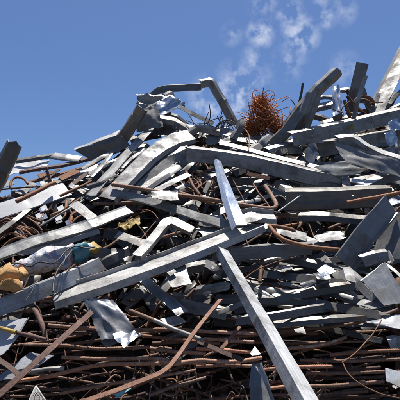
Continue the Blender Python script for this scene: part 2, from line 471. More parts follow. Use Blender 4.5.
# --- upper left edge
bar('steel_channel', 'dark bent channel standing up against the sky at the left edge', ch, 'dark', [(-16, 206, .35), (2, 172, .35), (15, 144, .35)], [(-8, -4), (-6, 2), (6, 1), (8, -6)], flat=True, parts=['flange', 'web', 'flange'], tint=.6, torn=.05, dent=1.6)
bar('steel_channel', 'thin dark edge-on channel lying flat along the skyline at far left', ch, 'dark', [(16, 160.5, .1), (36, 158, .1), (54, 155, .1)], el(3, 2), tint=.7)
plate('sheet_steel', 'pale buckled sheet lying under the thin dark skyline channel', sh, 'white', [(8, 176, .0), (46, 170, .02), (50, 160, -.05), (16, 164, -.05)], .5)
bar('steel_strip', 'short pale folded strip at the skyline beside the rusty straps', st, 'galv', [(50, 156.5, .12), (64, 158.5, .14), (79, 161, .1)], el(2, 5, 1.4))
bar('rusty_strap', 'long brown strap sloping up to the skyline above the white sheet', 'strap', 'brown', [(19, 172, .12), (42, 168, .12), (62, 165, .1), (90, 158, .05)], el(2.5, 1.5), tint=1.3)
bar('rusty_strap', 'second brown strap crossing behind the rusty curl at left', 'strap', 'rust', [(30, 182, .03), (60, 174, .05), (98, 163, .02)], el(2, 1.5), tint=.7)
rod('rusty_hook', 'rusty rod curled into a hook near the left edge', 'rod', 'rust', [(28, 184, .15), (24, 179, .17), (17, 177, .18), (12, 180, .17), (10, 186, .15), (12, 190, .1)], 2.6)
rod('bent_rod', 'thin dark rod running level under the rusty hook', 'rod', 'brown', [(-4, 190, .12), (18, 188, .12), (40, 186.5, .1)], 1.7)
bar('white_sheet', 'long bright white sheet strip at the left edge under a rusty pipe', 'sheet', 'white', [(-12, 214.5, .22), (30, 201, .22), (69, 188, .18)], [(-8, 1), (-7, 2), (6.5, -13), (7.5, -16)], dent=.6)
rod('rusty_pipe', 'short orange-rusted pipe lying on the long white sheet', 'pipe', 'rust', [(16.5, 201.5, .36), (34, 193, .34), (50, 184.5, .3), (55, 183, .28)], 4.2)
rod('rusty_pipe', 'thin rusty pipe pointing up right beyond the long white sheet end', 'pipe', 'rust', [(60, 196, .2), (76, 189, .2), (92, 181, .16)], 2.8, tint=.8)
for k, (a, b) in enumerate([((38, 176), (52, 172)), ((44, 180), (60, 168)), ((50, 184), (46, 170)), ((60, 178), (78, 170)), ((70, 186), (88, 172))]):
    bar('rusty_offcut', 'small rusty offcut in the tangle below the left skyline', 'offcut', random.choice(['brown', 'rust']), [(*a, .08), (*b, .1)], fl(random.uniform(2.5, 5), 1.2), group='rusty offcuts below the left skyline')
for a, b, w in [((18, 194, .05), (34, 183, .05), 6), ((40, 184, .06), (66, 178, .06), 5), ((56, 182, .05), (70, 175, .05), 5), ((22, 200, .0), (46, 192, .0), 4), ((0, 186, .05), (14, 182, .05), 5), ((72, 178, .04), (100, 166, .04), 6), ((76, 190, .02), (96, 200, .02), 7)]:
    bar('sheet_offcut', 'small grey sheet offcut scattered below the left skyline', 'offcut', random.choice(['galv', 'pale', 'dark']), [a, b], fl(w, 1.4), group='grey sheet offcuts below the left skyline', dent=1.2)

# --- wedge and crumpled peak
plate('folded_sheet', 'folded pale-edged sheet wedge jutting left at the skyline', sh, 'pale', [(74, 150.5, .18), (121, 134, .16), (120, 130.5, .05), (75, 148.5, .1)], .15, n=8)
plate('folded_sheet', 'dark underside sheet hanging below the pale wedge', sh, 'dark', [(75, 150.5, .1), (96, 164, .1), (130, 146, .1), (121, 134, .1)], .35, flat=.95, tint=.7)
bar('steel_strip', 'short clean white strip under the wedge at the skyline', st, 'white', [(101, 150.5, .25), (125, 144.5, .25)], fl(4.2, 1.5), dent=.5)
bar('steel_channel', 'dark curved channel climbing to the crumpled peak', ch, 'dark', [(112, 150, .1), (126, 134, .15), (137, 117, .22), (142, 108, .25)], [(-7, -5), (-5, 2), (5, 1), (6, -6)], flat=True, parts=FWF, tint=1.1, dent=1.8)
plate('crumpled_sheet', 'crumpled dark sheet folded over the peak of the heap', sh, 'dark', [(136, 96, .26), (141, 112, .44), (176, 107, .36), (172, 95, .2)], 1.0, n=20, freq=8, flat=True, tint=1.5)
plate('crumpled_sheet', 'shiny torn sheet curling below the crumpled peak', sh, 'bright', [(150, 108, .34), (160, 119, .44), (185, 104, .36), (171, 96, .26)], 1.0, n=18, freq=8, flat=True, tint=.7)
plate('crumpled_sheet', 'dark bulging sheet hanging off the left side of the peak', sh, 'dark', [(135, 108, .3), (137, 132, .34), (164, 127, .44), (156, 106, .30)], 1.0, n=18, freq=7, flat=True, tint=1.3)
plate('crumpled_sheet', 'small pale curled sheet sticking out right of the peak', sh, 'pale', [(163, 101, .40), (168, 110, .46), (186, 108, .38), (178, 98, .32)], 1.2, n=12, freq=10, flat=True, tint=.6)
bar('crumpled_channel', 'crumpled channel stub lying across the peak top', ch, 'dark', [(137, 101, .42), (150, 103, .46), (164, 98, .44), (173, 94, .36)], [(-4, -3), (-3, 2), (2, 1), (4, -5)], flat=True, dent=2.2, tint=1.5, torn=.05)
bar('arched_strap', 'grey arched channel bridging the peak towards the bent spike', ch, 'dark', [(151, 97.5, .3), (158, 90.5, .3), (167, 88.5, .3), (201, 87, .3)], [(-3.4, -2), (-2.7, 2), (.4, 0), (3.2, -1), (3.6, -5)], flat=True, parts=['lip', 'web', 'flange', 'lip'], tint=.9, dent=.9)
bar('bent_spike', 'bent channel spike with sharp elbow at the top of the heap', ch, 'dark', [(200, 84, .32), (211, 82, .32), (222, 101, .32), (234, 124, .28)], [(-5, -3), (-4, 2), (2, 1), (4.5, -5)], flat=True, parts=['lip', 'web', 'flange'], tint=1.15, dent=1.2, torn=.04)
bar('steel_strip', 'slim light strip slanting down right from the crumpled peak', st, 'galv', [(174, 104, .2), (192, 113, .22), (214, 123, .2)], fl(4, .8), flat=True, tint=.8)
bar('steel_channel', 'short dark curved flange below the slim slanting strip', ch, 'dark', [(164, 112, .22), (177, 117, .22), (190, 127, .2)], el(6, 2, 1.), flat=True, tint=.8, parts=WF)
plate('sheet_steel', 'small white torn plate behind the twisted wires at top', sh, 'pale', [(160, 120, .2), (166, 128, .2), (176, 122, .2), (170, 116, .2)], .8, n=6, flat=True)
for k in range(15):
    u0 = random.uniform(190, 226); v0 = random.uniform(128, 140); an = random.uniform(-1.2, 1.3)
    le = random.uniform(14, 30)
    rod('twisted_wire', 'thin dark wire sprouting from the tangle by the bent spike', 'wire', 'brown', [(u0, v0, .1), (u0+le*.4*math.sin(an)+random.uniform(-4, 4), v0-le*.45, .15), (u0+le*math.sin(an)*1.1, v0-le*max(.1, math.cos(an)), .12)], random.uniform(.7, 1.3), flat=True, group='wires sprouting near the peak', sides=5)
for k in range(9):
    rod('wire_strand', 'grey wire strand fanning out right of the bent spike', 'wire', 'dark', [(214+k*1.5, 136-k, .15), (226+random.uniform(-3, 3), 124+random.uniform(-5, 4), .2), (238+random.uniform(-6, 8), 128+random.uniform(-8, 10), .12)], .9, flat=True, group='wire strands right of the bent spike', sides=5, tint=1.3)

for k, (lab, m_, q) in enumerate([('dark folded sheet packed behind the small white torn plate', 'dark', [(150, 116, .1), (154, 138, .16), (184, 136, .16), (176, 118, .1)]), ('grey folded sheet filling the hollow under the slim slanting strip', 'galv', [(176, 124, .1), (182, 142, .16), (206, 138, .16), (196, 126, .1)]), ('dark bent sheet below the fanned wire strands', 'dark', [(204, 130, .1), (208, 146, .16), (238, 142, .16), (230, 129, .1)])]):
    plate('crumpled_sheet', lab, sh, m_, q, .9, n=14, freq=7, flat=.7, tint=[1., .6, 1.1][k])
for k, (lab, pts) in enumerate([('curved dark strip sweeping from peak into the wires', [(158, 118, .3), (176, 121, .32), (198, 134, .3)]), ('dark strip arching low between the peak and bent spike', [(180, 136, .3), (198, 127, .32), (220, 132, .3)]), ('short dark strip poking up beside the bent spike foot', [(232, 138, .3), (238, 128, .32), (241, 118, .3)])]):
    bar('bent_strip', lab, st, 'dark', pts, lipped(5, 3, 1.6, 2), flat=.8, tint=1.1, dent=1.2)
# --- dark pieces just under the peak
for a, b, w, l, t in [((150, 128), (192, 134), 6, .08, .8), ((166, 134), (214, 138), 5, .1, .6), ((206, 140), (260, 132), 7, .08, .7), ((216, 146), (262, 138), 5, .1, .9), ((130, 140), (160, 132), 6, .05, .7), ((196, 132), (226, 146), 5, .1, .6), ((120, 152), (150, 146), 5, .08, .7), ((100, 170), (130, 150), 7, .04, .6), ((86, 182), (108, 164), 7, .02, .7), ((120, 166), (146, 142), 6, .05, .55)]:
    bar('dark_offcut', 'dull dark channel offcut packed in just under the peak', 'offcut', 'dark', [(*a, l), ((a[0]+b[0])/2, (a[1]+b[1])/2+random.uniform(-2, 2), l+.03), (*b, l)], el(w, w*.5, 1.3), tint=t, group='dark offcuts under the peak')
bar('long_strip', 'long light-grey strip leaning up left of the big bent channel', st, 'pale', [(92, 194, .36), (104, 179, .40), (120, 161, .44), (148, 131, .46), (159, 118, .42)], [(-4, 1), (-3.2, 2), (3, -5), (3.6, -8)], dent=.5)
bar('bent_channel', 'broad mottled channel bending over from steep to level below the peak', ch, 'pale', [(108, 197, .36), (124, 180, .42), (150, 154, .48), (163, 145, .48), (177, 138, .46), (193, 134.5, .40)], [(-10, 1), (-5.5, 3), (5.5, -8), (6.5, -11)], parts=['flange', 'web', 'lip'], dent=.6, step=.04)
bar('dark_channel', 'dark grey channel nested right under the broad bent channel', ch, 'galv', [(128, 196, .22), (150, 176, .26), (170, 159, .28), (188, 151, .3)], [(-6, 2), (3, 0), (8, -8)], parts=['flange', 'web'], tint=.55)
bar('steel_beam', 'long heavy grey channel running right from the bent channel elbow', ch, 'galv', [(187, 154, .34), (215, 156.5, .36), (250, 162, .36), (300, 174, .32), (341, 182.5, .25)], [(-8, -2), (-7.5, 1.5), (6, 0), (7, -2), (8.5, -13)], parts=['lip', 'web', 'bend', 'flange'], tint=.72, dent=.6)
bar('long_strip', 'bright bluish strip lying along the top of the heavy grey channel', st, 'galv', [(220, 142.5, .3), (250, 150, .32), (300, 162.5, .3), (335, 172, .26)], [(-2.8, 1.5), (-1.8, 2), (2, -5)], tint=1.1, dent=.5)
bar('steel_strip', 'white strip half hidden behind the bright bluish strip', st, 'pale', [(206, 142, .18), (232, 139, .18), (258, 142, .14)], fl(4, 1.6))
bar('steel_channel', 'short channel offcut standing open end up below the rust ball', ch, 'galv', [(250, 152, .2), (262, 144, .22), (274, 135, .24)], [(-4, -3), (-3, 2), (3, 0), (5, -5)], parts=['lip', 'web', 'flange'], tint=.7)
bar('steel_strip', 'grey strip below the bend, left one of two slanting side by side', st, 'galv', [(144, 189, .24), (162, 177, .26), (178, 166, .24)], [(-4, 2), (0, 1), (5, -6)], tint=.8)
bar('steel_strip', 'white strip below the bend, right one of two slanting side by side', st, 'pale', [(152, 192, .26), (170, 183, .28), (189, 174, .26)], fl(5, 1.4), tint=1.)

for k, (lab, m_, pts, w) in enumerate([
 ('thin pale strip running up across the dark wedge underside', 'pale', [(84, 168, .3), (104, 156, .32), (124, 146, .3)], 3.4),
 ('second thin strip just under the one across the wedge', 'galv', [(90, 174, .26), (108, 164, .3), (132, 154, .28)], 4),
 ('slim grey strip lying steep left of the long leaning strip', 'galv', [(92, 176, .3), (106, 160, .32), (118, 146, .3)], 3.4),
 ('bright little strip between the leaning strip and bent channel', 'pale', [(122, 168, .4), (134, 156, .42), (144, 148, .4)], 3),
 ('slim dark strip crossing the foot of the long leaning strip', 'dark', [(86, 186, .36), (100, 182, .42), (118, 174, .4)], 3.6)]):
    bar('steel_strip', lab, st, m_, pts, lipped(w*.5, w*.5, 1.8, 1.5), dent=.9, torn=.03, tint=.95)
# --- rust ball
rb = empty('rust_wire_ball', at(263, 122, .15)); tag(rb, 'ball of tangled orange-rusted wire standing up at the skyline', 'wire ball')
cc = at(263, 118, .2, depth(263, 124)); pxr = PX*dep(cc)
CLUMP = [(-9, -9, 12, 9), (6, -4, 12, 10), (-1, 8, 13, 9), (-17, -14, 9, 6), (16, -13, 10, 7), (-2, 16, 7, 6)]   # uneven lobes: across, up, half width, half height in pixels
for k in range(120):
    pts = []
    lx, lz, lw, lh = random.choice(CLUMP[:5]+CLUMP[:3]+CLUMP[5:])
    p = cc+Vector((lx+lw*random.gauss(0, .5), random.uniform(-8, 8), lz+lh*random.gauss(0, .5)))*pxr
    d = Vector((random.gauss(0, 1), random.gauss(0, 1), random.gauss(0, 1))).normalized()
    cu = random.uniform(.3, .9)
    ax = Vector((random.gauss(0, 1), random.gauss(0, 1), random.gauss(0, 1))).normalized()
    for i in range(random.randint(4, 8)):
        pts.append((p, 0., 1.))
        d = (d+ax.cross(d)*cu+Vector((random.gauss(0, .3), random.gauss(0, .3), random.gauss(0, .3)))-(p-cc)*1.2).normalized()
        p = p+d*pxr*random.uniform(3, 6)
    F = stable(frames(catmull(pts, .025)))
    v, f, uv = tube_geo(F, random.uniform(.003, .0055), 0, 5)
    link_mesh('wire', v, f, random.choice(['rust', 'rust', 'rust', 'brown']), rb, uv, rb.location.copy(), tint=random.choice([(1.6, 1.3, .9), (2.3, 1.8, 1.1), (3., 2.2, 1.2)]))
cv, cf = [], []
for k in range(3000):
    d = Vector((random.gauss(0, 1), random.gauss(0, 1), random.gauss(0, 1))).normalized()*random.random()**.5
    lx, lz, lw, lh = random.choice(CLUMP); p = cc+Vector((lx+d.x*lw, d.y*9, lz+d.z*lh))*pxr+noise.noise_vector(Vector((k*.37, d.x*3, d.z*3)))*.06
    a = Vector((random.gauss(0, 1), random.gauss(0, 1), random.gauss(0, 1))).normalized()*random.uniform(.02, .09)
    b = a.cross(Vector((random.random(), random.random(), random.random()))).normalized()*.0026; e = a.cross(b).normalized()*.0026
    n0 = len(cv); cv += [p+b, p-b*.5+e, p-b*.5-e, p+a+b, p+a-b*.5+e, p+a-b*.5-e]
    cf += [(n0, n0+1, n0+4, n0+3), (n0+1, n0+2, n0+5, n0+4), (n0+2, n0, n0+3, n0+5)]
link_mesh('wire_bits', cv, cf, 'rust', rb, None, rb.location.copy(), smooth=180, tint=(2.2, 1.7, 1.1))['kind'] = 'stuff'
for k in range(7):
    rod('loose_wire', 'thin rusty wire straying from the rust ball against the sky', 'wire', 'rust', [(252+k*3.6, 126, .2), (248+k*4.6+random.uniform(-5, 5), 112+random.uniform(-6, 8), .22), (245+k*5.+random.uniform(-5, 5), 104+random.uniform(-8, 12), .2)], .55, flat=True, group='wires straying from the rust ball', sides=5)
rod('loose_wire', 'long rusty wire hanging from the rust ball down over the strips', 'wire', 'rust', [(237, 122, .2), (244, 128, .25), (249, 136, .3), (249, 150, .36)], 1.1)

# --- spikes against the sky, right
rod('steel_rod', 'slim dark rod standing upright right of the rust ball', 'rod', 'dark', [(303, 83, .1), (300, 100, .1), (294, 128, .1)], 2.4, flat=True, tint=.4)
bar('curved_channel', 'dark curved channel with scooped end rising right of the slim rod', ch, 'dark', [(282, 134, .1), (300, 110, .12), (319, 88, .14), (337, 72, .14)], [(-7, -4), (-6, 1), (-2, 3), (3, 2), (6, -3)], flat=True, parts=['lip', 'flange', 'web', 'flange'], tint=1.25, dent=.6, torn=.06)
bar('ribbed_channel', 'short dark ribbed channel in front of the curved channel', ch, 'dark', [(298, 137, .28), (305, 118, .3), (314, 94, .3)], [(-8, -3), (-6, 2), (-3, 1), (-1.5, 2.5), (1.5, 1), (4, 2), (7, -1), (8, -5)], flat=True, parts=['lip', 'rib', 'rib', 'rib', 'rib', 'rib', 'flange'], tint=1.3)
bar('steel_plate', 'flat dark plate standing upright against the sky', 'plate', 'dark', [(351, 112, .12), (356, 90, .12), (362.5, 63, .12)], fl(12, -.1), flat=True, tint=1.0, dent=.5)
plate('crumpled_foil', 'mirror-bright crumpled sheet strip standing by the rusty ring', sh, 'bright', [(331, 85, .24), (334, 119, .5), (344, 117, .5), (339, 86, .24)], .6, n=14, freq=10, flat=True)
plate('sheet_offcut', 'dark bent offcut under the mirror-bright strip', 'offcut', 'dark', [(332, 117, .36), (336, 127, .36), (344, 126, .38), (342, 112, .38)], .6, n=6, flat=True, tint=.5)
bar('steel_bracket', 'small pale bracket joining the bright strip and upright plate', 'bracket', 'pale', [(340, 90, .36), (348, 89, .36), (356, 92, .36)], el(3, 2), flat=True)
bar('steel_strip', 'narrow pale strip with yellowed foot crossing the rusty ring', st, 'pale', [(366, 76, .44), (359, 98, .46), (352, 126, .46)], fl(4, -.4), flat=True)
bar('yellow_tip', 'yellow paint-stained stub at the foot of the narrow strip', 'stub', 'yellow', [(352.5, 124, .49), (351, 130, .49)], fl(3.2, -.4), flat=True, tint=.8)
cr = empty('rusty_ring', at(364, 104, .38, depth(351, 112))); tag(cr, 'rusty coiled ring with a metal core among the upright pieces', 'ring')
dr = depth(351, 112)
def ringrod(name, mat, ru, rv, w, l, cu=364, cv_=104, ph=0, turns=1., tint=1.):
    P = [(at(cu+ru*math.cos(a), cv_+rv*math.sin(a), l, dr), 0., 1.) for a in [ph+turns*2*math.pi*i/20 for i in range(21)]]
    F = stable(frames(catmull(P, .015))); v, f, uv = tube_geo(F, w*.5*PX*dr, 0, 7)
    link_mesh(name, v, f, mat, cr, uv, cr.location.copy(), tint=tint)
ringrod('coil', 'rust', 9, 7, 4.2, .40, ph=.5, turns=.93, tint=.7); ringrod('coil', 'brown', 8.2, 6, 2.2, .45, 362.5, 105.5, 2.4, .55, 1.2)
rod('core', None, None, 'galv', [(357, 101, .42), (368, 101.5, .44)], 4, flat=True, parent=cr, tint=.9)
for k, (a, b) in enumerate([((344, 100), (350, 118)), ((347, 96), (356, 108)), ((346, 112), (360, 118)), ((352, 98), (346, 90))]):
    rod('scrap_fitting', 'small rusty fitting jammed left of the rusty ring', 'fitting', ['rust', 'brown'][k % 2], [(*a, .34), (*b, .36)], 3.4, flat=True, group='rusty fittings beside the ring')
bar('pale_beam', 'steep pale galvanised beam rising out of frame at upper right', 'beam', 'pale', [(368, 126, .2), (382, 96, .2), (404, 52, .2), (413, 34, .2)], [(-7.5, 2), (4, -6), (7, -11)], flat=.62, parts=['web', 'flange'], tint=.5, dent=.5)
bar('sheet_offcut', 'thin dark sheet edge leaning at the right end of skyline', 'offcut', 'dark', [(384, 118, .1), (394, 98, .1), (404, 88, .1)], fl(4, .4), flat=True, tint=.7)
bar('steel_strip', 'grey strip lying level behind the foot of the ribbed channel', st, 'galv', [(312, 109, .05), (326, 106, .05), (340, 102, .05)], el(4, 4, 1.2), flat=True, tint=.8)
bar('sheet_offcut', 'dark offcut slanting down behind the mirror-bright strip', 'offcut', 'dark', [(308, 113, .05), (322, 117, .05), (338, 124, .05)], el(5, 2), flat=True, tint=.7)
bar('dark_beam', 'long dark beam crossing level under the upright spikes at right', 'beam', 'dark', [(292, 139, .5), (340, 128.5, .52), (404, 113.5, .5)], [(-8, -1), (-7.5, 2), (5, 1), (6, -1), (8, -9)], parts=['lip', 'web', 'bend', 'flange'], tint=1.25, dent=.4, holes=(1, 8))
bar('steel_strip', 'bright strip standing below the dark beam, mirror lit', st, 'shiny', [(309, 162, .3), (312, 150, .3), (311, 140, .28)], fl(10, -.9), tint=.9)
for k, (lab, q) in enumerate([('upper crumpled foil curl hanging at the right end of the dark beam', [(388, 122, .3), (390, 132, .36), (402, 130, .36), (398, 119, .3)]), ('lower crumpled foil curl hanging below the dark beam at right edge', [(384, 134, .3), (388, 148, .36), (398, 142, .36), (394, 130, .3)]), ('long foil streamer drooping at the right edge below the beam', [(394, 142, .3), (395, 156, .36), (402, 155, .36), (401, 140, .3)])]):
    plate('foil_curl', lab, 'foil', ['bright', 'shiny', 'pale'][k], q, 1.3, n=12, freq=13, flat=True, tint=.8)
bar('dark_beam', 'dark channel lying behind the looped foil under the dark beam', 'beam', 'dark', [(318, 150, .1), (360, 142, .12), (404, 136, .1)], [(-9, -2), (-8, 2), (6, 1), (8, -6)], tint=1.0, parts=['lip', 'web', 'flange'], dent=.8)
bar('dark_channel', 'dark channel propped at the left foot of ribbed channel', ch, 'dark', [(272, 146, .2), (286, 132, .22), (300, 112, .2)], [(-6, -2), (-5, 2), (5, 0), (6, -6)], tint=1.0, flat=True, parts=['lip', 'web', 'flange'])
bar('steel_strip', 'pale strip leaning over just right of the rust ball foot', st, 'galv', [(268, 150, .3), (292, 143, .32), (314, 139, .3)], el(3, 3), tint=.8)
for k, (lab, m_, pts, w, tn) in enumerate([
 ('dark strip leaning left behind the rusty ring', 'dark', [(372, 120, .3), (366, 104, .3), (362, 90, .3)], 5, 1.),
 ('slim grey strip leaning right between ring and steep beam', 'galv', [(368, 122, .3), (374, 106, .3), (379, 92, .3)], 4, .8),
 ('dark channel lying low behind foot of the upright plate', 'dark', [(322, 124, .2), (344, 118, .24), (372, 114, .2)], 7, 1.1),
 ('thin dark strip bridging from ribbed channel to bright foil', 'dark', [(312, 100, .2), (322, 96, .22), (334, 97, .2)], 4, 1.),
 ('dark flange standing between slim rod and ribbed channel', 'dark', [(290, 134, .24), (297, 118, .24), (303, 106, .24)], 6, .9),
 ('grey curl of strip drooping at the foot of the steep beam', 'galv', [(384, 120, .34), (392, 108, .34), (402, 104, .34)], 5, .7),
 ('dark stub leaning out under the right end of the skyline', 'dark', [(376, 116, .3), (388, 104, .3), (396, 92, .3)], 5, 1.1),
 ('low dark strip filling the hollow right of the rust ball', 'dark', [(274, 138, .24), (288, 128, .26), (304, 126, .24)], 6, 1.)]):
    bar('bent_strip', lab, st, m_, pts, lipped(w*.7, w*.4, 1.6, 2), flat=.8, tint=tn, dent=1.2, torn=.03)
for k in range(12):
    u0, v0 = random.uniform(280, 396), random.uniform(112, 134)
    rod('twisted_wire', 'wire', 'wire', random.choice(['brown', 'rust', 'dark']), [(u0, v0, .4), (u0+random.uniform(-8, 8), v0-random.uniform(4, 14), .44), (u0+random.uniform(-14, 14), v0-random.uniform(2, 20), .42)], random.uniform(.7, 1.3), flat=True, group='wires along the right ridge', sides=5)
# --- right middle
plate('curled_sheet', 'large dark sheet with a rolled pale edge below the dark beam', sh, 'galv', [(333, 142, .36), (346, 164, .40), (404, 178, .36), (398, 160, .36)], .2, tint=.6, n=16, flat=.7)
bar('rolled_edge', 'pale rolled lip curving along the top of the large dark sheet', 'edge strip', 'pale', [(338, 138, .52), (352, 136.5, .52), (366, 146, .5), (384, 154, .5), (403, 160, .5)], [(-3.5, 1), (0, 2), (3.5, -5)], curve=True, tint=.95)
plate('sheet_steel', 'blue-grey three-cornered sheet lying below the curled sheet', sh, 'galv', [(314, 167, .3), (340, 178, .34), (369, 170, .34), (352, 159, .3)], .15, tint=(.45, .50, .56), flat=.7)
bar('steel_strip', 'long dark strip under the three-cornered blue-grey sheet', st, 'dark', [(300, 181, .2), (340, 185, .25), (402, 172, .22)], el(8, 4, 1.6), tint=.8)
bar('steel_strip', 'bright white tilted strip between the dark sheets at right', st, 'white', [(356, 188, .36), (368, 182, .36), (381, 175, .34)], [(-3, 1), (3, -6)], dent=.5)
bar('steel_strip', 'small white fold beside the bright tilted strip at right', st, 'white', [(351, 180, .34), (364, 182, .34)], fl(4, 1.5), dent=.5)
plate('sheet_offcut', 'tiny bright scrap catching sun near the heavy channel end', 'offcut', 'pale', [(317, 189, .32), (319, 193, .32), (328, 192, .32), (326, 188, .30)], .4, n=5)
plate('sheet_offcut', 'pinkish-grey plate offcut under the three-cornered sheet', 'offcut', 'galv', [(341, 178, .3), (343, 190, .3), (351, 189, .3), (350, 179, .3)], .3, n=5, tint=(.75, .66, .66))
bar('ribbed_beam', 'wide dark beam with bolt holes lying level at right middle', 'beam', 'dark', [(286, 200, .30), (330, 199, .34), (392, 196, .34)], [(-11, -2), (-10, 2), (-4, 2), (-2, 1), (8, 1), (10, -4), (12, -12)], parts=['lip', 'flange', 'groove', 'web', 'bend', 'flange'], tint=.75, dent=.5, holes=(3, 5))
bar('dark_beam', 'narrower dark beam lying just under the wide bolted beam', 'beam', 'dark', [(290, 215, .24), (330, 216, .28), (372, 219, .26)], el(6, 4, 1.6), tint=.6, parts=WF)
rod('rusty_rod', 'bright orange-rusted rod lying across the right edge', 'rod', 'rust', [(347, 202.5, .48), (374, 197.5, .5), (406, 191.5, .5)], 3.6, tint=1.25, curve=False)
bar('diagonal_plank', 'broad bluish-grey channel plank slanting down from the right edge', ch, 'galv', [(392, 203, .36), (366, 234, .44), (344, 263, .46)], [(-11, -1), (-10, 4), (9, -7), (11, -5.5), (12.5, -10)], parts=['lip', 'web', 'bend', 'flange'], tint=(.50, .52, .56), dent=.6, flat=.6)
plate('torn_foil', 'torn white foil frill at the upper end of the broad plank', 'foil', 'shiny', [(378, 207, .5), (384, 209, .55), (404, 203, .55), (392, 199, .5)], 1., n=9, freq=16)
plate('crumpled_sheet', 'crumpled white sheet lump left of the broad diagonal plank', sh, 'pale', [(314, 236, .34), (318, 244, .38), (346, 239, .36), (340, 231, .32)], .8, n=14, freq=12, tint=1.1)
bar('steel_strip', 'pale curved strip running into the rusty bent bar at right', st, 'pale', [(292, 236, .28), (310, 240, .3), (328, 246, .3)], [(-3, 1), (3.4, -5)])
plate('sheet_steel', 'large dull sheet standing at the right edge behind the plank', 'sheet', 'dark', [(386, 214, .26), (372, 254, .30), (410, 262, .30), (412, 210, .26)], .12, tint=.8, flat=.6)
bar('steel_bracket', 'folded bracket with pale edge under the broad plank', 'bracket', 'galv', [(361, 258, .55), (374, 254, .55), (388, 252, .55)], el(10, 3, 1.2), tint=.6, parts=WF)
bar('steel_bracket', 'thin pale upright edge at the right of the folded bracket', 'bracket', 'pale', [(388, 251, .55), (393, 262, .55)], fl(3, -.8))
plate('corner_sheet', 'big blue-grey sheet with pale upper edge at lower right', 'sheet', 'galv', [(362, 280, .50), (384, 306, .54), (408, 302, .52), (385, 262, .46)], .10, tint=(.62, .66, .72), n=14, flat=.6)
bar('steel_strip', 'pale edge strip crowning the big blue-grey corner sheet', st, 'pale', [(361, 281, .54), (385, 263, .52), (394, 270, .53), (408, 284, .53)], fl(2.6, 1.))
plate('round_sheet', 'pale rounded sheet corner tucked below the corner sheet', sh, 'pale', [(356, 304, .46), (372, 309, .52), (392, 305, .5), (374, 290, .42)], .3, tint=.6)
bar('steel_channel', 'grey channel stub slanting under the plank towards the corner sheet', ch, 'galv', [(343, 269, .5), (356, 280, .52), (376, 297, .5)], [(-6, 2), (2, 1), (6, -6)], parts=WF, tint=.75)
plate('sheet_offcut', 'bright leaf-shaped offcut with white edge at right middle', 'offcut', 'shiny', [(317, 270, .42), (322, 277, .42), (336, 272, .42), (326, 264, .40)], .5, n=8, tint=.9)
plate('sheet_offcut', 'pale square offcut against the lower end of the plank', 'offcut', 'pale', [(343, 268, .56), (346, 280, .56), (356, 283, .56), (353, 270, .54)], .25, n=6)
# --- centre
rod('bent_rebar', 'longest bent rebar running across the middle and hooking up at its end', bb, 'rebar', [(112, 184.5, .44), (130, 187, .46), (150, 190.5, .46), (178, 195, .44), (205, 198.5, .44), (240, 204.5, .44), (268, 208.5, .44), (276, 206, .43), (273, 198, .42), (265, 186, .40)], 4.2, True, tint=1.1)
rod('rebar', 'short rebar behind the longest bent rebar at centre', bb, 'rebar', [(180, 193, .36), (196, 198, .36), (214, 204, .34)], 4, True)
rod('rebar', 'rebar lying level left of centre under the broad bent channel', bb, 'rebar', [(93, 204, .22), (120, 203, .24), (146, 202, .22)], 3.6, True, tint=.8)
plate('crumpled_foil', 'crumpled white block of sheet sitting on the bent rebar', 'foil', 'pale', [(150, 193, .50), (152, 200, .54), (179, 202, .54), (177, 192, .48)], .9, n=14, freq=11, tint=1.15)
bar('grey_channel', 'long smooth grey channel slanting right beneath the bent rebar', ch, 'galv', [(111, 192, .36), (140, 198, .40), (170, 207, .40), (200, 217, .38), (232, 226, .34)], [(-5, 1.5), (-3.5, 2), (4, -3)], parts=WF, tint=.72, dent=.5)
bar('mirror_strip', 'mirror-bright tapered strip standing in the middle of the heap', st, 'bright', [(217.5, 160, .40, -30, .62), (222, 176, .50, -30, .8), (229, 197, .62, -26, 1.), (239, 226, .74, -8, 1.05)], [(-6.5, -3), (-2.5, 1.5), (6.5, -.5)], parts=['flange', 'web'], dent=.45, tint=1.25)
bar('bent_rod', 'grey bent tube hooking down beside the mirror-bright strip', 'tube', 'galv', [(205, 172, .1), (212, 182, .12), (206, 194, .1)], el(4, 3), tint=.7)
bar('flat_bar', 'flat brown rusted bar lying right of the white box fold', fb, 'rust', [(268, 213.5, .3), (299, 216, .3)], fl(4.2, .3), tint=.45)
rod('steel_rod', 'slim pale rod pointing up right across the dark centre', 'rod', 'pale', [(276, 213, .38), (290, 203, .38), (309, 190.5, .36)], 1.9)
bar('flat_bar', 'short rust-brown stub under the heavy grey channel', fb, 'rust', [(247, 172.5, .36), (270, 178.5, .34)], fl(3.8, .5), tint=.8)
rod('rusty_rod', 'rusty rod leaning upright by the short rust stub', 'rod', 'rust', [(186, 172, .2), (192, 184, .24), (199, 195, .22)], 3.2, tint=.7)
for k in range(8):
    u = random.uniform(176, 212); v = random.uniform(166, 184)
    rod('rusty_coil', 'thin rusty coil in the dark pocket under the heavy channel', 'coil', 'rust', [(u, v, .05), (u+6, v-5, .1), (u+12, v+2, .1), (u+5, v+8, .1), (u-2, v+5, .05)], 1.6, group='rusty coils under the heavy channel', tint=.7)
bar('box_fold', 'white folded box end at the head of the long stepped purlin', 'box end', 'pale', [(236, 220, .48), (254, 217, .54), (277, 219, .46)], [(-6, -2), (-5, 2.5), (-.5, 2), (5, -8), (9, -7)], parts=['lip', 'flange', 'web', 'back_flange'], dent=1.1, tint=1.1, torn=.03)
plate('torn_plate', 'bent white flap lying over the folded box end', 'flap', 'pale', [(240, 217, .56), (246, 224, .58), (262, 219, .56), (254, 210, .52)], .5, n=10, tint=.95)
bar('steel_strip', 'pale strip running right from the white box end', st, 'pale', [(262, 227, .36), (282, 231, .38), (306, 238, .34)], [(-3, 1.5), (5, -8)], tint=.9)
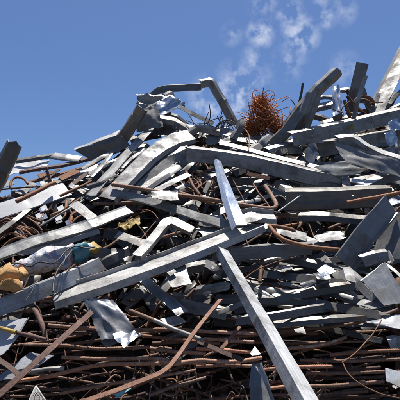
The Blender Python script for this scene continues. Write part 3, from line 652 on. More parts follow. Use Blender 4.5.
plate('sheet_steel', 'pale curved plate lying left of the mirror-bright strip', sh, 'pale', [(196, 216, .3), (204, 226, .32), (230, 228, .32), (222, 215, .28)], .4)
plate('sheet_steel', 'small grey plate sloping beneath the pale curved plate', sh, 'galv', [(196, 228, .26), (204, 238, .28), (228, 234, .28), (220, 226, .26)], .3, tint=.8)
rod('bent_rebar', 'rusty bent bar forking below the white box end', bb, 'rust', [(269, 226, .52), (277, 235, .54), (288, 241.5, .54), (308, 246.5, .52), (341, 250, .48)], 4.4, tint=1.1)
rod('bent_rebar', 'short rusty hook beside the forking bar below the box end', bb, 'rust', [(270, 226, .52), (280, 227, .53), (292, 229.5, .52), (294, 232, .5)], 4, tint=.9)
bar('dark_channel', 'dark grey channel lying level under the white box end', ch, 'galv', [(212, 254, .38), (250, 252, .40), (312, 248, .36)], [(-7, 1), (5, 0), (7, -6)], parts=WF, tint=.42)
bar('z_purlin', 'long stepped purlin with lit middle face slanting across the centre', 'purlin', 'galv', [(53, 299, .55), (110, 281, .62), (180, 256, .62), (262, 223.5, .52)], [(-10, 1), (-3, 2), (6.5, -23), (10.5, -21.5)], parts=['flange', 'web', 'flange'], tint=1.2, dent=.35)
bar('bent_bracket', 'bent two-legged steel piece standing on the stepped purlin', 'bracket', 'galv', [(139, 255, .62), (152, 240, .64), (166, 223.5, .60), (172, 221, .58), (192, 231, .5)], [(-5.5, -3), (-2.5, 2), (5, -4.5)], parts=['flange', 'web'], dent=.7)
bar('steel_strip', 'stubby beige strip behind the bent two-legged piece', st, 'pale', [(115, 233.5, .3), (130, 238.5, .32), (143, 243, .3)], [(-3.5, 1.5), (4, -5)], tint=(.9, .86, .8))
plate('yellow_rag', 'crumpled mustard-yellow plastic in the shadow behind the purlin', 'plastic', 'yellow', [(117, 225, .2), (124, 231, .22), (141, 224, .24), (139, 217, .2)], 1.3, n=12, freq=18)
plate('torn_plate', 'torn pale plate bent upward just below the stepped purlin', 'plate', 'galv', [(164, 272, .5), (172, 288, .54), (192, 284, .54), (184, 262, .5)], .5, n=12, tint=.85)
plate('torn_plate', 'curled white corner on the torn pale plate', 'plate', 'pale', [(165, 271, .54), (170, 277, .55), (177, 272, .56), (172, 268, .54)], .9, n=6)
bar('box_beam', 'thick square beam sloping down to the bottom edge right of centre', 'beam', 'pale', [(219, 247, .62), (242, 287, .82), (270, 336, 1.0), (313, 414, 1.2)], [(-9, -9), (-.5, 1), (8.5, -11)], parts=['side_face', 'top_face'], dent=.18, tint=(1.38, 1.42, 1.47), step=.04)

# --- left middle
bar('light_channel', 'pale kinked channel above the printed roll at left', ch, 'pale', [(-8, 256, .46), (14, 248, .50), (42, 238, .52), (50, 236, .52), (90, 223, .52), (131, 208.5, .46)], [(-6, .5), (-4.5, 2), (3.2, -8), (5, -9)], parts=['lip', 'web', 'flange'], dent=.9, tint=1.)
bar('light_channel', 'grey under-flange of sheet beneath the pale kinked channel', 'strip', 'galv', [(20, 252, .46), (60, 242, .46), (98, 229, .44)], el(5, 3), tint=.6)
bar('steel_strip', 'short grey strip tilted down right above the pale kinked channel', st, 'galv', [(73, 203, .38), (84, 211, .4), (97, 222, .38)], fl(9, .6), tint=1.)
rod('steel_rod', 'slim pale rod slanting up above the pale kinked channel', 'rod', 'pale', [(40, 226, .36), (62, 213, .38), (84, 200, .36)], 2)
bar('flat_bar', 'flat grey bar slanting up beneath the long white sheet', fb, 'galv', [(-6, 235, .36), (14, 221, .38), (30, 208, .34)], fl(4, 1), tint=.9)
for k in range(13):
    u = random.uniform(-6, 14); v = random.uniform(222, 246); w = random.uniform(24, 46)
    rod('cable_loop', 'rusty brown wire arching in the coil under the long white sheet', 'wire', random.choice(['rust', 'brown', 'rust']), [(u-10, v+10, .2), (u, v-2, .25), (u+w*.4, v-9+random.uniform(-3, 3), .3), (u+w*.8, v-4, .3), (u+w, v+random.uniform(-2, 8), .25)], random.uniform(1.3, 2.4), group='arching wires under the long white sheet')
for k in range(10):
    u = random.uniform(34, 80); v = random.uniform(206, 222)
    rod('rust_scrap', 'short orange rusted scrap rod between white sheet and kinked channel', 'rod', 'rust', [(u, v+random.uniform(2, 9), .16), (u+random.uniform(-3, 6), v, .2), (u+random.uniform(4, 14), v-random.uniform(3, 10), .18)], random.uniform(1.5, 3.4), group='orange rod scraps by the kinked channel')
for k in range(9):
    u = random.uniform(28, 78); v = random.uniform(207, 222)
    plate('white_scrap', 'small bright sheet scrap between white sheet and kinked channel', 'offcut', random.choice(['pale', 'white', 'shiny']), [(u, v, .18), (u+2, v+4, .2), (u+8, v+2, .2), (u+6, v-3, .18)], .9, n=4, group='bright scraps by the kinked channel')
# printed roll
ro = empty('printed_roll', at(48, 262, .55)); tag(ro, 'white printed film roll with orange foam end and teal wrap', 'roll')
def lump(name, mat, pts, rads, wob, parent, tint=1., sides=22, freq=9):
    P = [(at(u, v, l), 0., r) for (u, v, l), r in zip(pts, rads)]
    F = stable(frames(catmull(P, .02))); px = PX*dep(P[0][0])
    sd = Vector((random.random()*30,)*3); F2 = F
    verts, f, uv = tube_geo(F2, px, 0, sides)
    verts = [p+noise.noise_vector(p*freq+sd)*wob+noise.noise_vector(p*freq*3+sd)*wob*.45 for p in verts]
    link_mesh(name, verts, f, mat, parent, uv, parent.location.copy(), tint=tint, smooth=70)
lump('film', 'print', [(15, 272, .53), (24, 269.5, .56), (34, 266, .57), (46, 262.5, .56), (56, 259, .58), (66, 256, .56), (75, 253, .57)], [8.5, 11.5, 10.5, 12, 10.6, 11.2, 9], .042, ro, freq=7, sides=30)
lump('foam_end', 'foam', [(-3, 279, .62), (4, 276, .66), (13, 273.5, .66), (22, 271, .62)], [7.5, 10.5, 10, 6.5], .06, ro, freq=8)
lump('foam_end', 'foam', [(2, 287, .68), (12, 285, .70), (24, 286, .67)], [3.5, 5.8, 2.5], .04, ro, freq=12)
lump('teal_wrap', 'teal', [(73, 254.5, .58), (79, 252.8, .58), (86, 250.5, .57)], [8.4, 9.2, 7.4], .04, ro, freq=9)
lump('film_fold', 'print', [(74, 249, .6), (82, 247.5, .61), (90, 246, .58)], [3.5, 4.8, 3], .03, ro, freq=14)
lump('mustard_end', 'yellow', [(85, 249.5, .55), (91, 247.5, .56), (96, 246.5, .54)], [5, 6.3, 4], .05, ro, freq=14)
rod('black_cable', 'wavy black cable draped along the printed roll', 'cable', 'black', [(2, 268, .70), (12, 263, .72), (22, 264, .74), (30, 266.5, .74), (40, 262, .75), (52, 263.5, .75), (60, 258, .75), (66, 250.5, .74), (76, 246, .72), (86, 248, .7), (95, 247, .66)], 1.5, tint=.8)
rod('black_strap', 'black strap hanging down over the bluish channel beside the teal wrap', 'strap', 'black', [(72, 250, .72), (66, 259, .74), (58, 269, .74), (54, 280, .72), (53, 292, .7)], 2., tint=.7)
rod('black_strap', 'second black strap crossing the roll next to the first', 'strap', 'black', [(66, 252, .74), (64, 262, .75), (57, 273, .72)], 1.4, tint=.7)
for p in [[(-2, 262, .5), (14, 256, .52), (26, 254, .5)], [(4, 284, .68), (8, 270, .7), (16, 264, .7)], [(26, 300, .62), (33, 290, .62), (34, 282, .62)]]:
    rod('thin_wire', 'hair-thin dark wire lying around the orange foam end', 'wire', 'black', p, .9, group='thin wires around the foam end', sides=5)
bar('grey_channel', 'wide bluish-grey channel lying along below the printed roll', 'channel', 'galv', [(-12, 312, .52), (30, 295, .56), (66, 280, .56), (102, 263, .48)], [(-8, 1.5), (6.5, -.5), (8.5, -4)], parts=['web', 'flange'], tint=(.80, .83, .88), dent=.6)
plate('white_sheet', 'white sheet standing at the lower left edge under the bluish channel', 'sheet', 'white', [(-6, 362, .42), (8, 350, .46), (30, 318, .46), (-6, 322, .4)], .2, tint=.85)
plate('blue_sheet', 'pale blue-grey sheet lying flat behind the dark diagonal bar', sh, 'galv', [(-8, 382, .30), (20, 378, .36), (54, 356, .34), (30, 352, .28)], .2, tint=(.80, .87, 1.))
plate('grey_sheet', 'dark bluish sheet hanging under the left end of the purlin', sh, 'galv', [(84, 300, .36), (102, 342, .42), (140, 334, .44), (112, 300, .36)], .9, flat=.6, freq=7, tint=(.50, .54, .62), n=22)
plate('torn_foil', 'torn pale foil fringe on the bottom of the dark bluish sheet', 'foil', 'shiny', [(112, 336, .48), (124, 349, .5), (141, 334, .48), (128, 330, .46)], .9, n=12, freq=14)
plate('torn_foil', 'grey foil flap left of the torn pale fringe', 'foil', 'galv', [(101, 342, .4), (106, 348, .4), (124, 340, .42), (108, 330, .4)], .5, n=6, tint=.8)
bar('blue_strip', 'bluish strip with pale tip below the stepped purlin', st, 'galv', [(138, 272, .36), (158, 292, .38), (182, 313, .4)], [(-5, 1), (4, -4), (5, -6)], tint=(.62, .68, .78))
plate('strip_tip', 'pale beige tip at the end of the bluish strip', 'offcut', 'pale', [(172, 310, .44), (176, 315, .44), (184, 313, .44), (181, 307, .43)], .3, n=4)  # separate paler plate at the strip's lower end
plate('sheet_offcut', 'pale lozenge plate behind the white-painted rod', 'offcut', 'galv', [(160, 319, .32), (170, 327, .34), (187, 322, .34), (178, 316, .3)], .25, n=6, tint=1.1)
rod('painted_rod', 'rusty rod with flaking white paint slanting across lower centre', 'rod', 'rebar', [(126, 309, .40), (140, 315, .42), (156, 321, .42)], 4.2, tint=.8)
rod('painted_rod', 'white flaked end length of the slanting rod at lower centre', 'rod', 'pale', [(154, 320.5, .425), (172, 328, .43), (186, 333.5, .42), (204, 341, .40)], 4.4, tint=(1, .95, .9))

# --- lower rebars
RB = [  # per-rebar tints carry shade and sun: darker where dim, brighter where lit
 ([(48, 325, .18), (80, 327, .2), (120, 329, .2), (170, 330, .2), (204, 331, .18)], 4.2, 'rebar in shadow just beneath the torn foil fringe', .85),
 ([(24, 345, .14), (60, 345.5, .16), (100, 348, .16), (150, 347.5, .16), (172, 350, .14)], 4, 'thin-coated rebar passing behind the dark diagonal bar', .7),
 ([(62, 357, .26), (100, 358, .28), (150, 359.5, .28), (168, 360, .26)], 4.2, 'pale dusty rebar, upper one of a close pair at lower left', 1.25),
 ([(16, 381.5, .3), (50, 375, .32), (100, 366, .32), (150, 364.5, .32), (182, 362, .3), (206, 364, .28)], 4.6, 'long rebar, lower one of a close pair at lower left', 1.2),
 ([(150, 348, .2), (180, 352, .22), (206, 353, .2)], 4.4, 'short brown rebar stub end on above the pale pair', 1.),
 ([(172, 365, .3), (200, 361, .3), (232, 361, .3), (262, 357, .28)], 4.6, 'pinkish rebar running under the square beam', 1.3),
 ([(198, 331, .22), (226, 332.5, .24), (256, 334, .22)], 4.2, 'orange rebar, top one left of the square beam', 1.35),
 ([(204, 339, .24), (230, 341, .24), (254, 341.5, .22)], 4.2, 'brown rebar, second from top left of the square beam', 1.1),
 ([(196, 349, .22), (224, 351, .24), (258, 353, .22)], 4.4, 'orange rebar, third from top left of the square beam', 1.3),
 ([(196, 367, .22), (226, 366, .22), (256, 366, .22)], 4., 'dull rebar beneath the pinkish one left of the beam', .9),
 ([(270, 350, .2), (300, 348, .22), (326, 343, .22), (346, 338, .2)], 4., 'greyish rebar rising gently right of the square beam', (1.0, 1.1, 1.15)),
 ([(262, 369, .22), (296, 367, .24), (332, 366, .22)], 4.2, 'rusty rebar lying level right of the square beam', 1.1),
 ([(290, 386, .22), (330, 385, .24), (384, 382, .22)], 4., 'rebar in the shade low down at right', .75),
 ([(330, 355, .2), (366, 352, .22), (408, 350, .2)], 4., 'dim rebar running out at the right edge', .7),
 ([(262, 389, .2), (288, 387, .2), (300, 386, .2)], 4.2, 'orange rebar end beside the foot of the square beam', 1.2),
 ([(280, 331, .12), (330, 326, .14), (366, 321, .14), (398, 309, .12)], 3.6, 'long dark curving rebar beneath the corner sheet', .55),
 ([(28, 334, .2), (44, 340, .22), (50, 343, .2)], 4., 'dark rebar stub pointing to the brown bent rod', .7),
 ([(100, 331, .1), (160, 338, .1), (220, 344, .1)], 3.6, 'rebar buried deep between the two flat bars', .7),
 ([(60, 394, .2), (110, 385, .24), (150, 378, .24), (196, 371, .2)], 3.4, 'slender rebar low down beneath the rust-red flat bar', .9),
 ([(150, 396, .2), (176, 386, .2), (206, 378, .2)], 3.4, 'slender rebar rising low down at centre', .8),
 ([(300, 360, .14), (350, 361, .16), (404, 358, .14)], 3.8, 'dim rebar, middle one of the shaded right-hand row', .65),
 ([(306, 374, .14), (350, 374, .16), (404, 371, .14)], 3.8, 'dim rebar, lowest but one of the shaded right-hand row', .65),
]
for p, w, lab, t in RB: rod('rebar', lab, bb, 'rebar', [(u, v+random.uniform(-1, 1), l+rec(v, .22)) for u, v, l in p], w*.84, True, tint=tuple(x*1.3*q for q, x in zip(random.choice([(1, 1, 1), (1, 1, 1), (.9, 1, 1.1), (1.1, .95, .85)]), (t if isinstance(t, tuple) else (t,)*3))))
bar('flat_bar', 'dark-brown flat bar slanting up from the lower left corner', fb, 'brown', [(-10, 402, .5), (22, 374, .54), (60, 340, .56), (108, 297, .5)], fl(5.4, .4), tint=1.5, dent=.3, th=.008)
bar('flat_bar', 'rust-red flat bar bending upward at lower centre', fb, 'rebar', [(72, 405, .5), (120, 389, .54), (160, 372.5, .56), (170, 365, .56), (192, 335, .54), (220, 299, .46)], fl(3.9, .8), tint=(.95, .85, .8), dent=.4, th=.008)
bar('flat_bar', 'dark rod-like bar crossing the rebars left of the square beam', fb, 'brown', [(198, 340, .36), (220, 350, .38), (244, 360, .36)], fl(4.2, .6), tint=.7)
bar('flat_bar', 'thin rusty bar leaning upright among the rebars left of beam', fb, 'rust', [(222, 349, .34), (232, 338, .36), (240, 327, .34)], fl(3.2, .6), tint=.7)
rod('painted_rod', 'white-flaked rod length lying on the long lower rebar', 'rod', 'pale', [(32, 371, .38), (48, 369, .4), (64, 368.5, .38)], 4, tint=(.95, .9, .86))
rod('painted_rod', 'yellow-painted rod end poking in at the left edge', 'rod', 'yellow', [(-6, 327, .5), (6, 329.5, .5), (16, 332.5, .5)], 4.4, tint=1.1)
rod('rusty_rod', 'brown rod continuing from the yellow-painted end', 'rod', 'brown', [(15, 332, .48), (30, 336, .48), (46, 340, .46)], 4., tint=1.1)
rod('bent_rod', 'thick brown rod bent down like a cane at lower left', 'rod', 'brown', [(27, 310, .44), (33, 309.5, .46), (38, 315, .48), (43, 328, .46), (46, 342, .42)], 5.4, tint=1.4)
bar('dark_bar', 'dark bar end leaning in at the lower left edge', fb, 'brown', [(-6, 356, .5), (8, 366, .52), (18, 374, .52)], fl(5, .5), tint=.8)
# perforated plate with real holes
pe = empty('perforated_plate', at(37, 394, .6)); tag(pe, 'small white perforated plate pointing up at the bottom left', 'plate')
A3, B3, C3 = at(36, 386.5, .6), at(26, 408, .66), at(50, 408, .66)
verts, faces = [], []
NR = 9
nrm = (B3-A3).cross(C3-A3).normalized(); nrm = nrm if nrm.dot(CAM-A3) > 0 else -nrm
for i in range(1, NR):
    for j in range(i):
        a0, a1 = (i-.5)/NR, (i+.5)/NR
        def tp(r, c, rr): return A3+(B3-A3)*(r/rr*(1-c/max(r, 1e-4)))+(C3-A3)*(r/rr*(c/max(r, 1e-4)))
        cen = A3+(B3-A3)*((i-j-.5)/NR)+(C3-A3)*((j+.5)/NR)
        ex = (C3-B3)/NR/2; ey = ((B3+C3)/2-A3)/NR/2
        for q in range(8):
            def rim(k, r):
                an = 2*math.pi*k/8+math.pi/8; x, y = math.cos(an), math.sin(an); m_ = 1/max(abs(x), abs(y))
                return cen+ex*(x*m_*1.02 if r else x*.55)+ey*(y*m_*1.02 if r else y*.55)
            n0 = len(verts); pts = [rim(q, 1), rim(q+1, 1), rim(q+1, 0), rim(q, 0)]
            verts += pts+[p-nrm*.003 for p in pts]
            faces += [(n0, n0+1, n0+2, n0+3), (n0+7, n0+6, n0+5, n0+4), (n0+3, n0+2, n0+6, n0+7)]
link_mesh('mesh_face', verts, faces, 'pale', pe, None, pe.location.copy(), smooth=180)
for nm, a, b in (('rim', A3, B3), ('rim', A3, C3)):
    F = stable(frames([(a, 0., 1.), (a*.5+b*.5, 0., 1.), (b, 0., 1.)])); v, f, uv = tube_geo(F, .006, 0, 6); link_mesh(nm, v, f, 'pale', pe, uv, pe.location.copy())
plate('crumpled_sheet', 'crumpled dark sheet folded at the bottom beside the square beam', sh, 'galv', [(252, 366, .4), (250, 408, .44), (276, 408, .46), (262, 362, .42)], 1., n=20, freq=8, tint=(.5, .54, .6), flat=.5)
bar('steel_strip', 'pale folded edge running down the crumpled bottom sheet', st, 'pale', [(258, 366, .6), (264, 374, .62), (270, 388, .64), (276, 406, .66)], fl(3.4, 1.8), flat=.5)
plate('paper_scrap', 'tiny white paper scrap lying on the rebars by the beam', 'paper', 'white', [(250, 353.5, .42), (252, 356, .44), (261, 354, .44), (255, 346, .42)], .4, n=4)
plate('teal_scrap', 'pale teal plastic scrap low down under the rust-red bar', 'plastic', 'teal', [(114, 394, .3), (118, 398, .3), (132, 388, .3), (126, 384, .3)], .8, n=8, tint=(2.4, 1.7, 1.4))
rod('long_wire', 'long thin brown wire kinked sharply at lower right', 'wire', 'rust', [(382, 320, .5), (368, 340, .52), (352, 356, .54), (342.5, 363, .54)], 1.3, tint=.8)
rod('long_wire', 'lower half of thin wire curving away to the right corner', 'wire', 'rust', [(342.5, 363, .54), (348, 374, .54), (362, 385, .54), (382, 394, .54), (406, 400, .52)], 1.3, tint=.8)
plate('sheet_offcut', 'white torn scrap beside the right edge above the box', 'offcut', 'white', [(366, 321, .48), (376, 325, .5), (408, 330, .5), (402, 316, .46)], .7, n=10, freq=9, tint=.75)
bx = plate('box_end', 'blue-grey box end poking in at the lower right edge', 'box', 'galv', [(385, 368, .5), (386, 381, .54), (410, 392, .54), (410, 374, .5)], .15, tint=(.5, .56, .66), n=8)
bar('steel_strip', 'pale strip fold above the blue-grey box end', st, 'galv', [(388, 340, .44), (398, 338, .46), (408, 344, .44)], el(9, 4, 1.5), tint=.8)

# --- middle shade: hand-set sheets tinted dark for the shade, bright scraps set as glints
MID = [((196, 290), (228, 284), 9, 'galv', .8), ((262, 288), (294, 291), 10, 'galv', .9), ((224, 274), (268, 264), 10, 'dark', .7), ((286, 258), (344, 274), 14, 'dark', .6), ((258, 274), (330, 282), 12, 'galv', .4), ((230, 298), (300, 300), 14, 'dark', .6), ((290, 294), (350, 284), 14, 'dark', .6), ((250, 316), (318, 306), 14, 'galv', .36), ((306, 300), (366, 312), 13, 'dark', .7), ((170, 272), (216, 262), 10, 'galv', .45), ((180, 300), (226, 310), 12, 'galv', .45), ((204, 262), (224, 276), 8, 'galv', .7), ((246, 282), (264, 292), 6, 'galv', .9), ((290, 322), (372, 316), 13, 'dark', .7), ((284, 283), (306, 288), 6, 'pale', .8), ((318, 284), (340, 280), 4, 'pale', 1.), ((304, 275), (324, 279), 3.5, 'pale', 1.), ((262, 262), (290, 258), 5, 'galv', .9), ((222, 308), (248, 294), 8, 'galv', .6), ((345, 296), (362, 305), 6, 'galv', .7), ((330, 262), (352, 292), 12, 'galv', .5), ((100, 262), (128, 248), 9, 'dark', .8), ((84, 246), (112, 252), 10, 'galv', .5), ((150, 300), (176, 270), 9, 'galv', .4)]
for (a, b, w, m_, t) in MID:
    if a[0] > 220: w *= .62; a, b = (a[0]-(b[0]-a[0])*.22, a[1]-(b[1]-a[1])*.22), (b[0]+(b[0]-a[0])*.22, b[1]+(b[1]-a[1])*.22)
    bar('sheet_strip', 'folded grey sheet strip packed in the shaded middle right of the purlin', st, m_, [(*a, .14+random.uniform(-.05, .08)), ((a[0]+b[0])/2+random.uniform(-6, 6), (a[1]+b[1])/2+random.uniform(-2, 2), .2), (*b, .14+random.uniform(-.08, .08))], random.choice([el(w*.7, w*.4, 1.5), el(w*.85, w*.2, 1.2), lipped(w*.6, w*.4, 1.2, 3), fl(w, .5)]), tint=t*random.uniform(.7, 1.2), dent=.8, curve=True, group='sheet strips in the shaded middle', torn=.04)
for u, v in [(207, 293), (322, 274), (285, 268), (215, 268), (308, 284), (300, 330), (236, 262)]:
    s = random.uniform(5, 12); a = random.uniform(-.5, .5)
    plate('bright_scrap', 'small crumpled scrap glinting in the shaded middle', 'offcut', random.choice(['shiny', 'pale', 'galv']), [(u-s, v, .24), (u-s*.4, v+s*.6, .28), (u+s, v+s*.3+a*s, .28), (u+s*.6, v-s*.4, .22)], .8, n=8, freq=10, tint=random.uniform(.5, 1.), group='crumpled scraps in the shaded middle')
rod('rusty_rod', 'rusty bar standing upright below the dark level channel', 'rod', 'rust', [(262, 258, .3), (261, 270, .3), (260, 282, .28)], 4, tint=.6)
rod('long_wire', 'thin rusty wire bowing under the dark level channel', 'wire', 'rust', [(236, 290, .4), (250, 274, .42), (270, 264, .42), (296, 257, .4)], 1.2, tint=.8)

# ------------------------------------------------------------------ filling: the packed scrap behind, tinted dark to deepen the heap's shade
def inside(u, v):
    return v > interp(u, SKYL)+7
fill = random.Random(5)
KINDN = {'rusty offcuts below the left skyline': 'offcut', 'grey sheet offcuts below the left skyline': 'sheet offcut', 'wires sprouting near the peak': 'sprouting wire', 'wire strands right of the bent spike': 'fanned wire strand', 'dark offcuts under the peak': 'channel offcut', 'wires straying from the rust ball': 'stray wire against the sky', 'rusty fittings beside the ring': 'pipe fitting', 'rusty coils under the heavy channel': 'wire coil', 'arching wires under the long white sheet': 'arching wire', 'orange rod scraps by the kinked channel': 'scrap rod', 'bright scraps by the kinked channel': 'sheet scrap', 'sheet strips in the shaded middle': 'folded strip', 'crumpled scraps in the shaded middle': 'crumpled scrap', 'channel offcuts in the upper heap': 'channel offcut', 'strips in the middle heap': 'steel strip', 'long strips in the middle heap': 'long strip', 'channel offcuts under the right ridge': 'channel offcut', 'channel offcuts under the left ridge': 'channel offcut', 'channel offcuts under the peak': 'channel offcut', 'offcuts between the lower rebars': 'buried offcut', 'buckled sheets in the middle heap': 'buckled sheet', 'buckled sheets in the upper heap': 'buckled sheet', 'rebars in the lower heap': 'ribbed rebar', 'long rebars at lower right': 'long rebar', 'rods between the sheets': 'rod', 'wires along the right ridge': 'ridge wire', 'wires tangled through the heap': 'tangled wire', 'curled wires in the bottom tangle': 'curled wire', 'thin wires around the foam end': 'hair-thin wire'}
def fillbars(n, ur, vr, angf, wr, lr, lift, mats, name, label, cat, group, tints, kink=4):
    global random
    k = 0
    while k < n:
        u, v = fill.uniform(*ur), fill.uniform(*vr)
        an = angf(u, v); le = fill.uniform(*lr); du, dv = math.cos(an)*le/2, -math.sin(an)*le/2
        if not (inside(u-du, v-dv) and inside(u+du, v+dv)): continue
        l = fill.uniform(*lift)+rec(v); w = fill.uniform(*wr)
        pts = [(u-du, v-dv, l), (u+fill.uniform(-3, 3), v+fill.uniform(-kink, kink), l+fill.uniform(0, .02*kink)), (u+du, v+dv, l+fill.uniform(-.08, .08))]
        bar(name, label, cat, fill.choice(mats), pts, fill.choice([el(w*.7, w*.4, 1.6), fl(w*.8, .9), lipped(w*.5, w*.5, 1.2, 2.5), lipped(w*.7, w*.3, 1.6, 2), [(-w*.6, -3), (-w*.5, 2), (w*.3, 0), (w*.5, -6), (w*.6, -5)]]), tint=fill.uniform(*tints), dent=.9, group=group, step=.06, torn=.035, holes=(0, 4) if w > 6 and fill.random() < .4 else None)
        k += 1
fillbars(50, (-10, 410), (150, 215), lambda u, v: fill.gauss(.35 if u < 200 else -.1, .5), (4, 10), (20, 70), (-.5, .02), ['galv', 'dark', 'dark', 'pale'], 'packed_channel', 'channel offcut', 'offcut', 'channel offcuts in the upper heap', (.35, .95))
fillbars(34, (-10, 410), (205, 322), lambda u, v: fill.gauss(.3 if u < 200 else -.08, .5), (4, 15), (20, 90), (-.6, .0), ['galv', 'dark', 'dark', 'dark'], 'packed_strip', 'strip', 'strip', 'strips in the middle heap', (.3, .85))
fillbars(14, (-10, 410), (322, 400), lambda u, v: fill.gauss(.1, .5), (4, 8), (20, 50), (-.22, 0), ['dark', 'galv', 'brown'], 'buried_offcut', 'buried offcut', 'offcut', 'offcuts between the lower rebars', (.35, .8))
fillbars(44, (215, 405), (248, 330), lambda u, v: fill.gauss(-.04, .22), (2.5, 7), (50, 140), (-.42, .02), ['dark', 'galv', 'dark'], 'packed_strip', 'strip', 'strip', 'long strips in the middle heap', (.3, .9), 1.5)  # low tints paint the shade of the right middle
fillbars(34, (255, 405), (134, 205), lambda u, v: fill.gauss(-.05, .4), (3, 10), (30, 100), (-.5, .05), ['dark', 'galv', 'dark', 'pale'], 'packed_channel', 'channel offcut', 'offcut', 'channel offcuts under the right ridge', (.45, 1.))
fillbars(22, (-5, 110), (162, 215), lambda u, v: fill.gauss(.25, .3), (3, 8), (24, 70), (-.5, .02), ['galv', 'pale', 'dark', 'brown'], 'packed_channel', 'channel offcut', 'offcut', 'channel offcuts under the left ridge', (.5, 1.))
fillbars(22, (90, 260), (140, 215), lambda u, v: fill.gauss(.2, .5), (3, 8), (24, 80), (-.5, .0), ['galv', 'dark', 'dark'], 'packed_channel', 'channel offcut', 'offcut', 'channel offcuts under the peak', (.4, .9))
def fillplates(n, ur, vr, sz, lift, mats, group, tints):
    k = 0
    while k < n:
        u, v = fill.uniform(*ur), fill.uniform(*vr); s = fill.uniform(*sz); a = fill.gauss(.2 if u < 200 else -.2, .5); as_ = fill.uniform(.3, .7)
        if not inside(u, v-s*.8): continue
        ex, ey = (math.cos(a)*s, -math.sin(a)*s), (math.sin(a)*s*as_, math.cos(a)*s*as_); l = fill.uniform(*lift)
        q = [(u-ex[0]-ey[0], v-ex[1]-ey[1]), (u-ex[0]+ey[0], v-ex[1]+ey[1]), (u+ex[0]*fill.uniform(.5, 1.1)+ey[0], v+ex[1]+ey[1]*fill.uniform(.6, 1.2)), (u+ex[0]-ey[0], v+ex[1]-ey[1])]
        plate('buckled_sheet', 'buckled sheet', 'sheet', fill.choice(mats), [(x, y, l+fill.uniform(-.06, .1)) for x, y in q], fill.uniform(.3, 1.2), n=9, freq=fill.uniform(4, 9), tint=fill.uniform(*tints), group=group)
        k += 1
fillplates(8, (-5, 405), (200, 318), (8, 22), (-.45, .04), ['dark', 'galv', 'dark', 'dark'], 'buckled sheets in the middle heap', (.3, .85))
fillplates(8, (60, 405), (160, 205), (7, 16), (-.2, .06), ['dark', 'galv', 'pale'], 'buckled sheets in the upper heap', (.4, .95))
def fillrods(n, ur, vr, sig, wr, lr, lift, mats, ribs, name, label, cat, group, tints, bend=5):
    k = 0
    while k < n:
        u, v = fill.uniform(*ur), fill.uniform(*vr)
        an = fill.gauss(.04, sig); le = fill.uniform(*lr); du, dv = math.cos(an)*le/2, -math.sin(an)*le/2
        if not (inside(u-du, v-dv) and inside(u+du, v+dv)): continue
        l = fill.uniform(*lift)+rec(v)
        rod(name, label, cat, fill.choice(mats), [(u-du, v-dv, l), (u-du*.3, v-dv*.3+fill.uniform(-bend, bend)*.5, l+.03), (u+du*.4, v+dv*.4+fill.uniform(-bend, bend)*.5, l+.03), (u+du, v+dv, l)], fill.uniform(*wr), ribs, group=group, tint=fill.uniform(*tints), sides=7)
        k += 1
fillrods(40, (-20, 420), (322, 405), .20, (1.8, 3.6), (40, 170), (-.22, .14), ['rebar', 'rebar', 'brown'], True, 'buried_rebar', 'rusty rebar lying level in the packed lower heap', 'rebar', 'rebars in the lower heap', (.5, 1.), 4)
fillrods(26, (-10, 410), (190, 320), .5, (2.2, 3.8), (30, 80), (-.15, .1), ['rebar', 'rust', 'brown'], False, 'buried_rod', 'rusty rod poking between sheets in the upper heap', 'rod', 'rods between the sheets', (.5, 1.), 6)
fillrods(20, (230, 430), (326, 405), .09, (2.2, 3.6), (90, 190), (-.2, .1), ['rebar', 'rebar', 'brown'], True, 'buried_rebar', 'rebar', 'rebar', 'long rebars at lower right', (.6, 1.1), 8)
fillrods(90, (-10, 410), (190, 405), .9, (.9, 1.7), (20, 60), (-.1, .2), ['rust', 'brown', 'rust'], False, 'tangled_wire', 'thin rusty wire tangled through the heap', 'wire', 'wires tangled through the heap', (.6, 1.), 18)
fillrods(70, (60, 330), (365, 410), 1.1, (1., 2.2), (10, 34), (0, .28), ['rust', 'brown', 'rebar'], False, 'curled_scrap', 'curled rusty offcut of wire in the bottom tangle', 'wire', 'curled wires in the bottom tangle', (.6, 1.2), 12)

# countless small bits in the gaps
def litter(name, mat, n, l0, l1, smin, smax, vr=(120, 430), tint=1., ur=(-60, 460), out=False):
    vv, ff = [], []
    k = 0
    while k < n:
        u, v = fill.uniform(*ur), fill.uniform(*vr)
        if not inside(u, v) or (out and -14 < u < 414): continue
        p = at(u, v, fill.uniform(l0, l1)+rec(v)); k += 1
        a = Vector((fill.gauss(0, 1), fill.gauss(0, .6), fill.gauss(0, .5))).normalized()
        b = a.cross(Vector((fill.gauss(0, 1), fill.gauss(0, 1), fill.gauss(0, 1)))).normalized(); c = a.cross(b)
        s = fill.uniform(smin, smax); a, b, c = a*s, b*s*fill.uniform(.08, .5), c*s*.06
        n0 = len(vv); vv += [p+a*x+b*y+c*z+b*.3*x*x*fill.uniform(-1, 1) for x in (-1, 1) for y in (-1, 1) for z in (-1, 1)]
        ff += [tuple(n0+i for i in q) for q in ((0, 1, 3, 2), (4, 6, 7, 5), (0, 4, 5, 1), (2, 3, 7, 6), (0, 2, 6, 4), (1, 5, 7, 3))]
    o = link_mesh(name, vv, ff, mat, None, None, Vector((0, 4, 2)), smooth=180, tint=(tint,)*3)
    o['kind'] = 'stuff'; return o
tag(litter('rust_litter', 'litter', 4600, -.78, -.3, .02, .085), 'loose rusty bits filling the gaps of the heap', 'litter')
tag(litter('steel_litter', 'dark', 1300, -.75, -.3, .03, .13, (140, 330), .55), 'loose grey steel bits filling the gaps of the heap', 'litter')  # tint lowered so the gaps look shadowed
